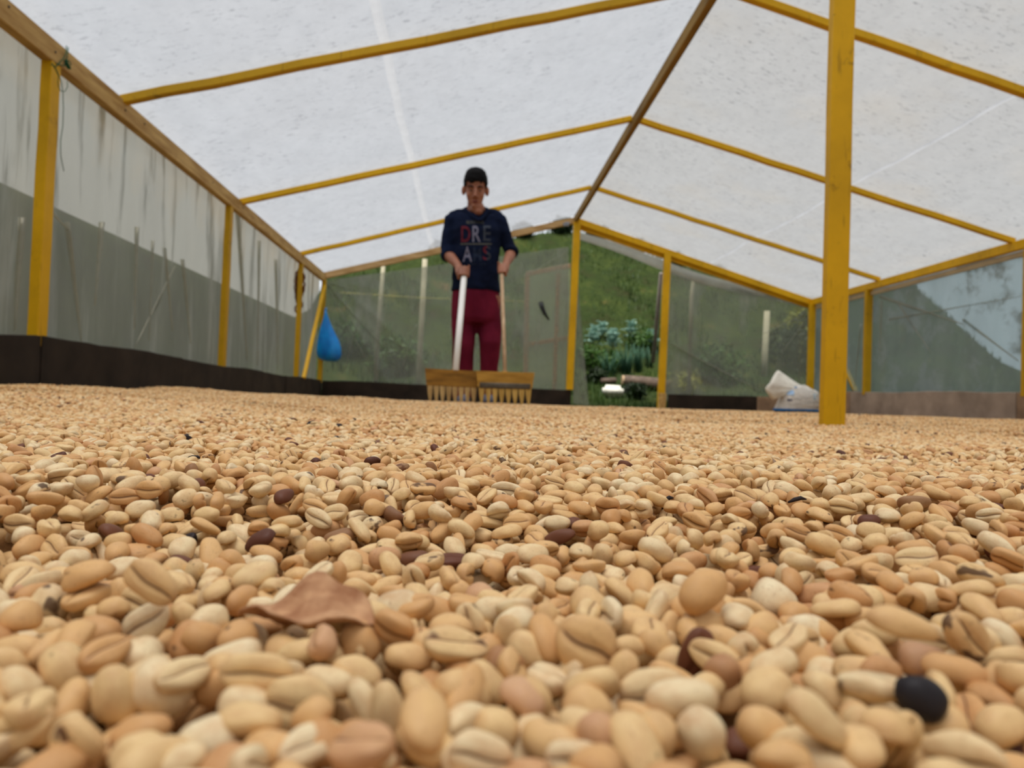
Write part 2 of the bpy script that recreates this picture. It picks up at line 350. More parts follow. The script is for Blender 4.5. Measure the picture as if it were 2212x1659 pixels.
pd = post(2.44, 9.44, 2.00, .02, .03, 'yellow post forming the right jamb of the open doorway', .085, .06)
bm = bmesh.new(); box_bm(bm, (2.415, 9.405, .02), (2.42, 9.405, .23), .095, .012, Vector((0, 1, 0))); link('bare_foot', bm_mesh(bm, 'bare_foot'), RAW, pd)
pd.children[0].matrix_parent_inverse = Matrix.Translation(-pd.location); tag(pd.children[0], 'unpainted wooden foot of the post')
post(4.30, 9.40, 1.43, .2, .0, 'yellow corner post behind the white sack at the right end', .075, .06)
post(4.32, 8.07, 1.42, .27, .0, 'yellow post on the right film wall behind the grey skirting', .075, .05, YELD)
post(4.32, 5.68, 1.42, .25, .0, 'yellow post at the right edge of the picture, against the grey skirting', .07, .05, YELD)
stick('diagonal_brace', (-1.79, 8.42, .25), (-1.79, 9.40, 1.40), .03, .04, YEL, 'yellow diagonal brace leaning between chain post and corner post', 'brace', up=(1, 0, 0))
stick('diagonal_brace', at(1848, 845, 8.5), at(1800, 735, 8.9), .05, .03, YEL, 'short yellow diagonal brace rising behind the thick middle post', 'brace', up=(0, 1, 0))
# eaves, ridge, rafters
eb = stick('eave_beam', (-1.815, YN, 1.51), (-1.815, YF, 1.505), .05, .095, RAW, 'bare brown beam with nails along top of the left film wall', 'beam', nseg=20)
NAIL = M_plain('nail_iron', lin(70, 60, 54), .5, .5)
for y in (2.98, 3.31, 3.97, 4.2, 5.3, 6.0, 7.1, 8.15):
    bm = bmesh.new(); tube_bm(bm, [(-1.79, y, 1.515+.012*math.sin(y*9)), (-1.786, y, 1.515+.012*math.sin(y*9))], [.0055, .004], 8)
    n_ = link('nail', bm_mesh(bm, 'nail', True), NAIL, eb); n_.matrix_parent_inverse = Matrix.Translation(-eb.location)
stick('eave_beam', (4.32, YN, 1.455), (4.32, YF, 1.445), .05, .075, YEL, 'yellow beam along top of the right film wall', 'beam', nseg=20)
stick('rolled_edge', (4.345, YN, 1.385), (4.345, YF-.05, 1.375), .03, .042, M_plain('rolled_film', lin(196, 180, 146), .7, .25, .12, 5), 'pale beige rolled film edge under the yellow right eave beam', 'film edge', nseg=20, jit=.004)
stick('ridge_beam', (XM, YN, 2.375), (XM, YF, 2.365), .045, .085, M_wood('ridge_timber', lin(112, 84, 30), lin(160, 124, 52), (20, 2, 20)), 'long brown ridge beam running down the middle of the roof', 'beam', nseg=24)
NL = ['', 'nearest of the three seen', 'second of the three, passing above the worker', 'third, crossing behind the worker']
for i, (yl, ym, yr) in enumerate([(2.0, 2.0, 2.0), (3.97, 4.10, 3.98), (6.0, 6.12, 5.86), (8.15, 8.17, 7.86)]):
    if i == 0: continue
    stick('roof_rafter', (XL+.03, yl, ZL-.028), (XM-.02, ym, ZM-.028), .05, .042, YELD if i == 1 else YEL, 'yellow rafter under the left roof slope, '+NL[i], 'rafter', 'left slope rafters', nseg=14, jit=.003)
    stick('roof_rafter', (XM+.02, ym, ZM-.028), (XR-.04, yr, ZR-.026), .05, .042, YEL, 'yellow rafter under the right roof slope, '+['', 'nearest one, cut by the top edge', 'middle one of the three seen', 'farthest, nearest the gable'][i], 'rafter', 'right slope rafters', nseg=14, jit=.003)
stick('gable_rafter', (XL+.02, YF-.02, ZL-.05), (XM-.02, YF-.02, ZM-.085), .05, .075, RAWP, 'pale unpainted sloping rafter along the far gable left of the ridge', 'rafter', nseg=10)
stick('gable_rafter', (XM+.03, YF-.03, ZM-.095), (XR-.03, YF-.03, ZR-.075), .06, .075, YEL, 'bright yellow sloping rafter over the doorway on the far gable', 'rafter', nseg=10)
stick('gable_rafter', (XM+.03, YF+.02, ZM-.155), (XR-.03, YF+.02, ZR-.12), .04, .05, YEL, 'thin yellow batten fixed under the bright yellow gable rafter', 'rafter', nseg=10)

# ------------------------------------------------------------------ outside: ground, hillside, plants
def hill_z(x, y):
    x = np.asarray(x, float); y = np.asarray(y, float)
    prof = np.interp(y, [-60, 9.7, 11, 12.2, 12.8, 13.6, 16.2, 60], [-.02, -.02, .26, .58, .92, 1.4, 3.7, 40.])
    prof = prof+.05*np.sin(x*1.9+y*.7)*np.sin(y*2.3-x*.6)*sstep(10, 11.5, y)
    ec = np.interp(x/np.maximum(y, .5), [-.6, -.45, -.24, -.185, 0, .09, .13, .2, .3, .46, .6, .66, .75, 1.], [.0, .0, .03, .152, .201, .222, .225, .206, .179, .142, .172, .12, .05, .02])
    z = np.where(y > 9.7, np.minimum(prof, .105+np.minimum(y, 22)*ec*.985), -.02)
    bank = BANKZ*sstep(-3.5, -4.2, x)
    rb = .55*sstep(6.2, 9., x)
    return np.maximum(np.maximum(z, bank-.02), rb-.02)
BANKZ = 1.90
gx = np.concatenate([np.linspace(-40, -8, 20), np.linspace(-7, 14, 130), np.linspace(15, 45, 20)])
gy = np.concatenate([np.linspace(-12, 9, 40), np.linspace(9.3, 18, 90), np.linspace(19, 60, 24)])
GX, GY = np.meshgrid(gx, gy, indexing='ij'); GZ = hill_z(GX, GY)
GZ = np.where((GX > XL-.3) & (GX < XR+.3) & (GY < 9.9), -.14, GZ)
k = NT('hillside_soil'); co = k.obj()
c = k.ramp(k.noise(co, 1.7, 6, .65), [(.30, lin(50, 42, 28)), (.45, lin(44, 54, 26)), (.6, lin(56, 66, 30)), (.74, lin(98, 78, 48))])
c = k.mix(k.ramp(k.noise(co, 7., 4, .7), [(.4, 0.), (.7, .7)]), c, lin(34, 46, 22))
hm = k.end(k.bsdf(c, .95, .05, k.noise(co, 12., 5, .7), .8, .08))
hill = link('hill', grid_mesh('hill', np.stack([GX, GY, GZ], -1).reshape(-1, 3), len(gx), len(gy)), hm); tag(hill, kind='structure')

def leafmat(name, a, b, sc_=3.):
    k = NT(name); n = k.noise(k.obj(), sc_, 3, .6); c = k.ramp(n, [(.3, a), (.7, b)])
    d = k.bsdf(c, .55, .25); t = k.n('ShaderNodeBsdfTranslucent'); k.l(c, t.inputs[0])
    x = k.n('ShaderNodeMixShader'); x.inputs[0].default_value = .25; k.l(d.outputs[0], x.inputs[1]); k.l(t.outputs[0], x.inputs[2]); return k.end(x)
GRASS = leafmat('grass_green', lin(34, 50, 22), lin(66, 90, 36), 2.2)
LEAF_D = leafmat('leaf_dark', lin(18, 30, 14), lin(34, 52, 20)); LEAF_M = leafmat('leaf_mid', lin(38, 62, 22), lin(66, 98, 36))
LEAF_Y = leafmat('leaf_yellow', lin(92, 100, 28), lin(136, 134, 46)); KALE = leafmat('kale_leaf', lin(74, 110, 94), lin(146, 176, 164), 6.)
ONION = leafmat('onion_leaf', lin(36, 68, 50), lin(62, 96, 72)); STALK = M_plain('stalk', lin(110, 120, 70))
# grass: blades on the slope seen through doorway and films
N = 46000
px = rng.uniform(-3.5, 9.5, N); py = 9.75+ (rng.random(N)**1.3)*7.0
patch = np.sin(px*2.3+py*.9)+np.sin(py*3.1-px*1.1)+.8*np.sin(px*5.3+py*4.1)+rng.normal(0, .5, N); keep = (np.abs(px/py-.27) < .62) & (patch > -.35); px, py = px[keep], py[keep]; n = len(px); pz = hill_z(px, py)
h = rng.uniform(.04, .13, n)*(1+.6*np.sin(px*3)*np.sin(py*4)); a = rng.uniform(0, 6.28, n); le = rng.uniform(.0, .7, n)*h; wd = rng.uniform(.006, .014, n)
V = np.zeros((n, 3, 3)); V[:, 0] = np.stack([px-np.sin(a)*wd, py+np.cos(a)*wd, pz-.01], -1); V[:, 1] = np.stack([px+np.sin(a)*wd, py-np.cos(a)*wd, pz-.01], -1)
V[:, 2] = np.stack([px+np.cos(a)*le, py+np.sin(a)*le, pz+h], -1)
grass = link('grass', mesh('grass', V.reshape(-1, 3).tolist(), np.arange(n*3).reshape(-1, 3).tolist()), GRASS)
tag(grass, 'short green grass covering the slope outside the doorway', 'grass', kind='stuff')

def leaf_cloud(n, r, lw, seed, shape=(1, 1, .8)):
    g = np.random.default_rng(seed); d = g.normal(size=(n, 3)); d /= np.linalg.norm(d, axis=1)[:, None]
    rad = g.random(n)**.45*(1+.25*np.sin(d[:, 0]*5+seed)*np.sin(d[:, 1]*4+d[:, 2]*3)); p = d*rad[:, None]*r*np.array(shape)
    vs_ = []; fs = []
    for i in range(n):
        t = Vector(g.normal(size=3)).normalized(); b = t.cross(Vector(d[i]+g.normal(size=3)*.5)).normalized(); L = lw*g.uniform(.6, 1.4)
        q = Vector(p[i]); j = len(vs_); up = t.cross(b)*L*.15
        vs_ += [q-t*L*.5, q-b*L*.22+up, q+t*L*.5, q+b*L*.22+up]; fs += [(j, j+1, j+2), (j, j+2, j+3)]
    return mesh('leaves', vs_, fs)
def bush(name, loc, r, lw, n, mat, seed, label, cat='bush', group=None, shape=(1, 1, .8)):
    root = empty(name, loc); tag(root, label, cat, group)
    f = link('foliage', leaf_cloud(n, r, lw, seed, shape), mat, root, (0, 0, r*shape[2]*.75)); f['kind'] = 'stuff'
    bm = bmesh.new()
    for k_ in range(5):
        g = random.uniform(0, 6.28); tube_bm(bm, [(0, 0, -.1), (math.cos(g)*r*.25, math.sin(g)*r*.25, r*.5), (math.cos(g)*r*.5, math.sin(g)*r*.5, r*shape[2]*1.1)], [.02, .014, .005], 5)
    link('stem', bm_mesh(bm, 'stem', True), STALK, root); return root
def ground(x, y): return (x, y, float(hill_z(np.array(x), np.array(y))))
for i, (u, v, Y, r) in enumerate([(1130, 505, 16.1, .52), (1215, 495, 16.3, .56), (1290, 500, 16.0, .55), (1375, 520, 16.2, .5), (1460, 540, 16.0, .45), (1550, 560, 16.2, .42), (1040, 520, 16.2, .48), (950, 540, 16.0, .42)]):
    p = at(u, v, Y); r *= .40; bush('dark_bush', ground(p.x, Y), r, .13, 1500, LEAF_D, 40+i, 'dark leafy bush on the hilltop '+['above the film door panel', 'just left of the ridge post', 'over the left part of the doorway', 'over the right part of the doorway', 'just right of the right door post', 'farthest right of the row', 'behind the worker shoulder', 'farthest left of the row'][i], 'bush', 'dark bushes along the top of the hillside')
for i, (u, Y, r, mat, lb) in enumerate([
    (1268, 12.4, .26, LEAF_M, 'round green weed clump at the left edge of the doorway view, under the kale'),
    (1318, 12.2, .24, LEAF_M, 'green leafy clump in the doorway left of the onion stalks'),
    (1385, 12.9, .28, LEAF_M, 'green leafy clump behind the onion stalks in the doorway'),
    (1290, 11.4, .17, LEAF_D, 'low dark green weed behind the white block'),
    (1372, 10.5, .16, LEAF_D, 'low dark weed in front of the log end'),
    (1480, 11.0, .28, LEAF_Y, 'yellow flowering bush behind the film beside the right door post'),
    (1545, 11.8, .45, LEAF_M, 'light green bush behind the film right of the doorway'),
    (1720, 12.5, .62, LEAF_D, 'dark bush behind the film above the white sack'),
    (1745, 13.6, .45, LEAF_Y, 'yellow green bush behind the film beside the far right corner post'),
    (860, 11.6, .42, LEAF_M, 'light green bush behind the film at left of the worker legs'),
    (760, 12.4, .40, LEAF_M, 'green bush behind the film right of the blue bag'),
    (1170, 13.0, .45, LEAF_M, 'green bush behind the film door panel')]):
    p = at(u, 800, Y); bush('leafy_weed' if r < .3 else 'garden_bush', ground(p.x, Y), r, .085 if r < .3 else .11, 420 if r < .3 else 900, mat, 70+i, lb, 'plant' if r < .3 else 'bush')
# kale
def kale_leaf(L, W, seed):
    g = random.Random(seed); vs_ = []; fs = []; n = 7
    for i in range(n+1):
        t = i/n; wv = W*math.sin(PI*min(1, .12+t*.9))**.8 if t > .18 else .008; z = .35*L*t-L*.55*max(0, t-.45)**2*2; x = L*t*.85
        fr = .012*math.sin(i*2.6+seed)
        vs_ += [(x, -wv/2, z+.02*L/.2+fr), (x, 0, z), (x, wv/2, z+.02*L/.2-fr)]
    for i in range(n):
        b = i*3; fs += [(b, b+1, b+4, b+3), (b+1, b+2, b+5, b+4)]
    return mesh('kale_leaf', vs_, fs, True)
KL = [kale_leaf(.25, .19, s) for s in range(4)]
for q in KL: q.materials.append(KALE)
for i, (u, Y, H) in enumerate([(1281, 12.8, .46), (1323, 12.7, .44), (1362, 13.0, .50), (1405, 12.9, .36), (1300, 13.3, .34)]):
    p = at(u, 760, Y); g0 = ground(p.x, Y); root = empty('kale_plant', g0)
    tag(root, 'blue green kale plant outside the doorway, '+['leftmost of the row', 'second from the left in the row, palest', 'tallest one, right of centre', 'beside the leaning grey pole', 'small one standing behind the row'][i], 'plant')
    bm = bmesh.new(); tube_bm(bm, [(0, 0, -.05), (.01, 0, H*.5), (0, .01, H-.08)], [.02, .017, .012], 7); link('stem', bm_mesh(bm, 'stem', True), STALK, root)
    for j in range(13):
        l_ = link('leaf', KL[j % 4], None, root, (0, 0, H*(.45+.55*j/12)-.10)); l_.rotation_euler = (0, -.2-.5*j/12+random.uniform(-.2, .2), j*2.4+i); s = random.uniform(.75, 1.1)*(1-.25*j/12); l_.scale = (s, s, s)
# spring onions: clumps of hollow leaves
for i, (u, Y, n_, H) in enumerate([(1318, 11.9, 16, .42), (1352, 12.0, 26, .50), (1378, 12.1, 24, .44), (1404, 12.3, 14, .36)]):
    p = at(u, 800, Y); root = empty('spring_onion', ground(p.x, Y))
    tag(root, 'upright green onion clump in the doorway, '+['thin one farthest left', 'tallest one above the log end', 'dense one above the middle of the log', 'short one at the foot of the grey pole'][i], 'plant')
    bm = bmesh.new()
    for j in range(n_):
        a = random.uniform(0, 6.28); r = random.uniform(.0, .09); t = random.uniform(.02, .16); h_ = H*random.uniform(.7, 1.05); x, y = r*math.cos(a), r*math.sin(a)*.7
        tube_bm(bm, [(x, y, -.03), (x+t*.3*math.cos(a), y+t*.3*math.sin(a), h_*.5), (x+t*math.cos(a), y+t*math.sin(a), h_)], [.008, .009, .002], 5)
    s_ = link('stalks', bm_mesh(bm, 'stalks', True), ONION, root); s_['kind'] = 'stuff'
# white block, log, leaning pole, stakes, wire
p = at(1324, 842, 10.5); bm = bmesh.new(); bmesh.ops.create_cube(bm, size=1, matrix=Matrix.Diagonal((.28, .2, .17, 1))); bmesh.ops.bevel(bm, geom=bm.edges[:], offset=.045, segments=3, affect='EDGES')
for v_ in bm.verts: v_.co += .008*noise.noise_vector(v_.co*14); v_.co.z -= .03*v_.co.x
o = link('white_stone', bm_mesh(bm, 'white_stone', True), M_plain('chalk', lin(226, 224, 212), .8, .2, .08, 12, .2), None, (p.x, 10.5, float(hill_z(p.x, 10.5))+.085)); tag(o, 'white squarish stone lying in the grass outside the doorway', 'stone')
BARK = M_wood('bark', lin(48, 38, 30), lin(98, 80, 66), (12, 30, 30)); CUT = M_plain('cut_wood', lin(168, 142, 112), .8, .2, .15, 20)
root = empty('log', at(1345, 822, 11.15)); tag(root, 'grey brown log lying in the grass behind the white stone', 'log')
bm = bmesh.new(); tube_bm(bm, [(0, 0, 0), (.25, .02, -.02), (.55, .05, -.05), (.95, .08, -.09)], [.085, .095, .1, .1], 14)
for v_ in bm.verts: v_.co += .012*noise.noise_vector(v_.co*9)
link('trunk', bm_mesh(bm, 'trunk', True), BARK, root); bm = bmesh.new(); tube_bm(bm, [(-.012, 0, 0), (.012, 0, 0)], [.074, .078], 14); link('cut_end', bm_mesh(bm, 'cut_end'), CUT, root)
o = tube('stub', [at(1300, 824, 11.0), at(1330, 822, 11.05)], [.05, .045], BARK, None, 9); o.name = 'wood_chunk'; tag(o, 'short piece of pale wood in the grass left of the log', 'wood')
POLE = M_plain('weathered_pole', lin(128, 120, 116), .8, .2, .12, 10)
o = tube('leaning_pole', [at(1411, 782, 10.6), at(1419, 690, 10.2), at(1428, 590, 9.75)], [.026, .025, .022], POLE); tag(o, 'pale grey pole leaning outside against the right door post', 'pole')
STK = M_plain('pale_stake', lin(150, 144, 122), .8, .2, .1, 8)
for i, (u0, v0, u1, v1, Y, r, lb) in enumerate([(815, 735, 828, 575, 9.85, .028, 'pale thin stake behind the far film, right of the blue bag'), (905, 805, 918, 560, 9.85, .036, 'pale thick stake behind the far film, just left of the worker'),
        (1494, 640, 1500, 590, 9.95, .028, 'pale stake behind the film near the top of the right gable panel'), (1652, 770, 1657, 672, 12.2, .055, 'pale stake standing in front of the dark bush behind the film')]):
    p0 = at(u0, v0, Y); g0 = ground(p0.x, Y) if i != 2 else tuple(at(1488, 850, Y))
    o = tube('garden_stake', [g0 if v0 > 730 or i == 2 else p0, p0, at(u1, v1, Y)], [r, r, r*.9], STK); tag(o, lb, 'stake')
o = tube('wire', [at(735, 632, 9.8), at(900, 643, 9.8), at(1230, 655, 9.8)], .005, M_plain('wire_yellow', lin(180, 170, 90))); tag(o, 'thin straight wire stretched behind the far film beside the worker', 'wire')
# the door leaf standing behind the film
door = empty('door_1', at(1180, 860, 9.72)); tag(door, kind='structure'); Yd = 9.72
PINK = M_wood('door_frame_wood', lin(178, 146, 116), lin(218, 188, 156))
for nm, a, b, wd_ in [('stile', (1139, 592), (1134, 868), .06), ('stile', (1206, 590), (1197, 862), .05), ('rail', (1137, 592), (1232, 574), .055), ('rail', (1134, 745), (1226, 730), .05)]:
    o = timber(nm, at(*a, Yd), at(*b, Yd), wd_, .03, PINK, (0, 1, 0), door); 
b_ = link('panel', film_panel([at(1136, 866, Yd+.03), at(1228, 866, Yd+.03), at(1232, 576, Yd+.03), at(1139, 592, Yd+.03)], 20, 24, .005, 5), M_film('door_film', (.60, .66, .46, 1), (.95, .97, .9, 1), .35, .08, 0, transl=.55), door)
fix_children(door)
o = tube('strap', [at(1168, 652, 9.52), at(1171, 664, 9.51), at(1176, 676, 9.51), at(1186, 691, 9.52)], [(.008, .030), (.008, .030), (.007, .024), (.005, .010)], M_plain('black_rubber', lin(24, 26, 28), .5, .4), None, 10); o.name = 'rubber_strap'
tag(o, 'short curved black rubber strip stuck on the far film left of the doorway', 'strip')

# ------------------------------------------------------------------ the bed surface
_r2 = np.random.default_rng(3)
_wv = [(_r2.uniform(4, 17), _r2.uniform(0, 6.28), _r2.uniform(0, 6.28)) for _ in range(14)]
def bed(x, y):
    x = np.asarray(x, float); y = np.asarray(y, float); d = np.hypot(x*.8, y)
    z = np.interp(d, [0, .12, .22, .30, .42, .6, .9, 1.3, 2.0, 3.0, 4.2, 4.6, 5.2, 6.5, 9.5], [.050, .0505, .050, .052, .0585, .0565, .056, .052, .041, .042, .056, .062, .052, .040, .026])
    z = z+.030*sstep(-.35, -1.8, x)*np.interp(y, [-3, 0, 2, 4, 6, 9.5], [1.4, 1.4, 1.5, 1.1, .8, .6])+.014*sstep(1.5, 4.0, x)*sstep(.5, 4, y)
    s = np.zeros_like(z)
    for k_, a, b in _wv: s = s+np.sin(k_*(x*math.cos(a)+y*math.sin(a))+b)/k_
    z = z+.016*s*np.interp(d, [0, .15, .5, 1.5, 4, 10], [.15, .3, .9, 1.1, .9, .7])
    z = z+.0055*np.exp(-((y-.36-.12*x)/.055)**2)*sstep(.12, -.10, x)                  # crest of the raked ridge at left
    z = z-.006*np.exp(-((y-.26-.05*x)/.05)**2)*sstep(.15, .0, x)
    return z
def bedf(x, y): return float(bed(x, y))
# ------------------------------------------------------------------ hanging things
TW = M_plain('green_twine', lin(44, 92, 66), .8, .2)
root = empty('green_twine', (-1.79, 3.36, 1.50)); tag(root, 'green twine knotted round beam and post on the left wall, loose ends dangling', 'twine')
def wtube(name, pts, r, mat, root, n=5):
    o = tube(name, pts, r, mat, root, n); o.matrix_parent_inverse = Matrix.Translation(-root.location); return o
wtube('loop', [(-1.785, 3.40, 1.565), (-1.782, 3.39, 1.52), (-1.783, 3.37, 1.47), (-1.79, 3.33, 1.46), (-1.80, 3.29, 1.462), (-1.84, 3.285, 1.465)], .0022, TW, root)
wtube('loop', [(-1.785, 3.385, 1.565), (-1.780, 3.375, 1.53), (-1.781, 3.36, 1.50), (-1.79, 3.32, 1.445), (-1.795, 3.29, 1.440)], .0022, TW, root)
bm = bmesh.new()
for i in range(5):
    a = i*1.3; tube_bm(bm, [Vector((-1.776, 3.385, 1.485))+Vector((.008*math.cos(t+a), .011*math.cos(t*1.3+a), .016*math.sin(t+a*.7))) for t in np.linspace(0, 5, 12)], .0022, 5)
o = link('knot', bm_mesh(bm, 'knot', True), TW, root); o.matrix_parent_inverse = Matrix.Translation(-root.location)
Xt = -1.77
wtube('loose_end', [atX(u, v, Xt) for u, v in [(112, 135), (122, 150), (128, 165), (133, 178), (136, 200), (137, 235), (136, 270), (131, 305), (131, 335), (138, 370)]], .0017, TW, root)
wtube('loose_end', [atX(u, v, Xt) for u, v in [(112, 135), (118, 148), (126, 163), (125, 180), (130, 196), (140, 198), (146, 188), (145, 176)]], .0015, TW, root)
RUST = M_plain('rusty_iron', lin(112, 62, 36), .85, .2, .35, 40)
root = empty('rusty_chain', at(648, 585, 8.24)); tag(root, 'rusty brown chain bundled and hung from a green tie on the left wall', 'chain')
bm = bmesh.new(); bmesh.ops.create_uvsphere(bm, u_segments=4, v_segments=3, radius=.001); bm.free()
def torus(R, r, sx=1.5, n=12, m=6):
    vs_ = []; fs = []
    for i in range(n):
        a = 2*PI*i/n
        for j in range(m):
            b = 2*PI*j/m; q = R+r*math.cos(b); vs_.append((q*math.cos(a)*sx, q*math.sin(a), r*math.sin(b)))
    for i in range(n):
        for j in range(m): fs.append((i*m+j, ((i+1) % n)*m+j, ((i+1) % n)*m+(j+1) % m, i*m+(j+1) % m))
    return mesh('chain_link', vs_, fs, True)
LK = torus(.026, .009); LK.materials.append(RUST)
for i in range(30):
    t = i/30; o = link('chain_link', LK, None, root)
    if i < 23: o.location = (.028*math.sin(i*2.4), .02*math.cos(i*2.4), -.03-.22*(i/23)); o.rotation_euler = (i*1.57+random.uniform(-.5, .5), PI/2+random.uniform(-.5, .5), random.uniform(-.6, .6))
    else: o.location = (.015*math.sin(i), 0, -.25-.03*(i-22)*.75); o.rotation_euler = (i*1.57, PI/2, random.uniform(-.3, .3))
tube('tie', [(0, -.02, -.06), (.03, 0, -.04), (.02, 0, .02), (-.01, 0, .05), (-.03, 0, -.02), (.01, -.01, -.05)], .006, TW, root, 6)

BLUE = NT('blue_plastic'); co = BLUE.obj(); c = BLUE.ramp(BLUE.noise(co, 7., 3), [(.3, lin(0, 112, 205)), (.7, lin(6, 156, 240))]); BLUE = BLUE.end(BLUE.bsdf(c, .32, .45, BLUE.noise(co, 22., 3), .4, .01))
p = at(703, 672, 9.33); root = empty('plastic_bag', (p.x, 9.33, p.z)); tag(root, 'bright blue plastic bag hanging knotted on the far left corner post', 'bag')
rg = []; kx = 9.33/F
for v, ul, ur in [(672, 701, 705), (680, 700, 707), (692, 697, 711), (706, 693, 716), (722, 690, 724), (738, 688, 733), (752, 687, 737), (764, 687, 738), (773, 690, 736), (778, 698, 730), (780, 708, 722)]:
    c0 = at((ul+ur)/2, v, 9.33)-root.location; r = (ur-ul)/2*kx*1.02
    rg.append([c0+Vector((r*math.cos(t)*(1+.07*math.sin(3*t+v*.03)), r*.72*math.sin(t)*(1+.12*math.sin(4*t+v*.05)), .006*math.sin(5*t+v*.1))) for t in np.linspace(0, 2*PI, 28, endpoint=False)])
bm = bmesh.new(); rings_bm(bm, rg); link('bag_body', bm_mesh(bm, 'bag_body', True), BLUE, root)
bm = bmesh.new(); tube_bm(bm, [(0, .005, -.01), (.008, .03, .03), (0, .07, .05), (-.01, .03, .035), (-.004, 0, -.01)], [.009, .006, .005, .006, .009], 6); link('handle', bm_mesh(bm, 'handle', True), BLUE, root)

# ------------------------------------------------------------------ white sack
Ys = 8.0; ks = Ys/F
k = NT('woven_sack'); co = k.obj(); wv = k.n('ShaderNodeTexWave'); wv.bands_direction = 'Z'; wv.inputs['Scale'].default_value = 24; wv.inputs['Distortion'].default_value = 3.5; wv.inputs['Detail'].default_value = 2; k.l(co, wv.inputs['Vector'])
c = k.mix(k.ramp(wv.outputs[0], [(.25, 1.), (.6, 0.)]), lin(250, 247, 242), lin(196, 186, 174)); SACK = k.end(k.bsdf(c, .6, .3, wv.outputs[0], .5, .012))  # wave troughs coloured darker: shade of the wrinkles put into the colour
root = empty('white_sack', (at(1722, 893, Ys).x, Ys, bedf(3.4, Ys))); R0 = root.location; tag(root, 'white woven sack with blue band and open flared mouth, beside the thick post', 'sack')
def sring(v, ul, ur, dep, wob, n=40, sl=0):
    c0 = at((ul+ur)/2, v, Ys)-R0; r = (ur-ul)/2*ks
    return [c0+Vector((r*math.copysign(abs(math.cos(t))**.8, math.cos(t)), dep*math.sin(t), sl*math.cos(t)+wob*math.sin(5*t+v*.5)+wob*.6*math.sin(11*t+v))) for t in np.linspace(0, 2*PI, n, endpoint=False)]
pf = [(893, 1676, 1768, .13), (890, 1672, 1772, .16), (882, 1673, 1774, .175), (872, 1678, 1774, .178), (862, 1684, 1773, .17), (852, 1690, 1770, .15), (845, 1696, 1764, .12), (838, 1704, 1748, .085), (833, 1716, 1738, .04)]
vv = [q[0] for q in pf][::-1]; RS = []
for i, v in enumerate(np.linspace(893, 833, 34)):
    ul, ur, dd = [float(np.interp(v, vv, [q[j] for q in pf][::-1])) for j in (1, 2, 3)]; rp_ = (1.1 if i % 2 else -1.1)*min(1, (893-v)/8); t_ = max(0, (v-840)/50)
    RS.append([q+Vector((0, 0, .010*math.sin(2*j/40*6.28+1)*(1-abs(v-862)/40))) for j, q in enumerate(sring(v, ul-rp_, ur+rp_, dd+rp_*ks, .0015+.005*(1-t_)))])
bm = bmesh.new(); rings_bm(bm, RS)
body = link('sack_body', bm_mesh(bm, 'sack_body', True), SACK, root)
bm = bmesh.new(); prof = [sring(v, a, b, dd, w_, 40, s) for v, a, b, dd, w_, s in [(892, 1674, 1770, .150, .001, 0), (888, 1669.5, 1775, .170, .001, 0), (884, 1670, 1776, .182, .001, 0)]]
rings_bm(bm, prof); link('blue_band', bm_mesh(bm, 'blue_band', True), M_plain('blue_print', lin(36, 104, 168), .6, .3), root)['label'] = 'blue band round the foot of the sack'
# gathered neck thrown over to the left, mouth flaring open
rim = [(1681, 800, .02), (1692, 812, .08), (1690, 830, .12), (1684, 848, .10), (1676, 858, .03), (1669, 863, -.05), (1660, 852, -.10), (1654, 839, -.12), (1664, 826, -.10), (1671, 812, -.05)]
rp = [at(u, v, Ys-.06+dy)-R0 for u, v, dy in rim]; nr = len(rp)
def crom(p0, p1, p2, p3, t): return .5*((2*p1)+(p2-p0)*t+(2*p0-5*p1+4*p2-p3)*t*t+(3*p1-p0-3*p2+p3)*t**3)
rimc = [crom(rp[(i-1) % nr], rp[i], rp[(i+1) % nr], rp[(i+2) % nr], j/4) for i in range(nr) for j in range(4)]
ncen = at(1727, 839, Ys-.02)-R0; rc_ = sum(rimc, Vector())/len(rimc)
vs_ = []; nl = 7
for i in range(nl+1):
    t = i/nl; pinch = .22+.78*t**1.15
    for j, p_ in enumerate(rimc):
        c_ = ncen.lerp(rc_, t); q = c_+(p_-rc_)*pinch*(1+.10*math.sin(j*1.1)*(1-t)); vs_.append(q)
m_ = len(rimc); fs = [(i*m_+j, i*m_+(j+1) % m_, (i+1)*m_+(j+1) % m_, (i+1)*m_+j) for i in range(nl) for j in range(m_)]
o = link('sack_mouth', mesh('sack_mouth', vs_, fs, True), M_plain('sack_cloth', lin(246, 240, 230), .7, .2, .12, 10), root); sl = o.modifiers.new('t', 'SOLIDIFY'); sl.thickness = .004
bm = bmesh.new(); tube_bm(bm, [ncen+Vector((.003*math.sin(t), .034*math.cos(t), .030*math.sin(t))) for t in np.linspace(0, 6.2, 14)], .006, 6); link('neck_string', bm_mesh(bm, 'neck_string', True), M_plain('string_blue', lin(110, 150, 190)), root)
BVs = BVHTree.FromPolygons([v.co+R0 for v in body.data.vertices], [tuple(p_.vertices) for p_ in body.data.polygons])
def print_on(bvh, px_poly_mesh, off):
    """lay a flat print (vertices given in picture coordinates) onto the surface it is printed on"""
    vs_, fs = px_poly_mesh; out = []
    for u, v in vs_:
        d = Vector(ray(u, v)).normalized(); h = bvh.ray_cast(Vector(CAM)+d*3, d)
        out.append(h[0]+h[1]*off if h[0] is not None and h[1].dot(d) < 0 else (h[0]-h[1]*off if h[0] is not None else None))
    ok = [f for f in fs if all(out[i] is not None for i in f)]
    return [p_ if p_ is not None else Vector((0, 0, 0)) for p_ in out], ok
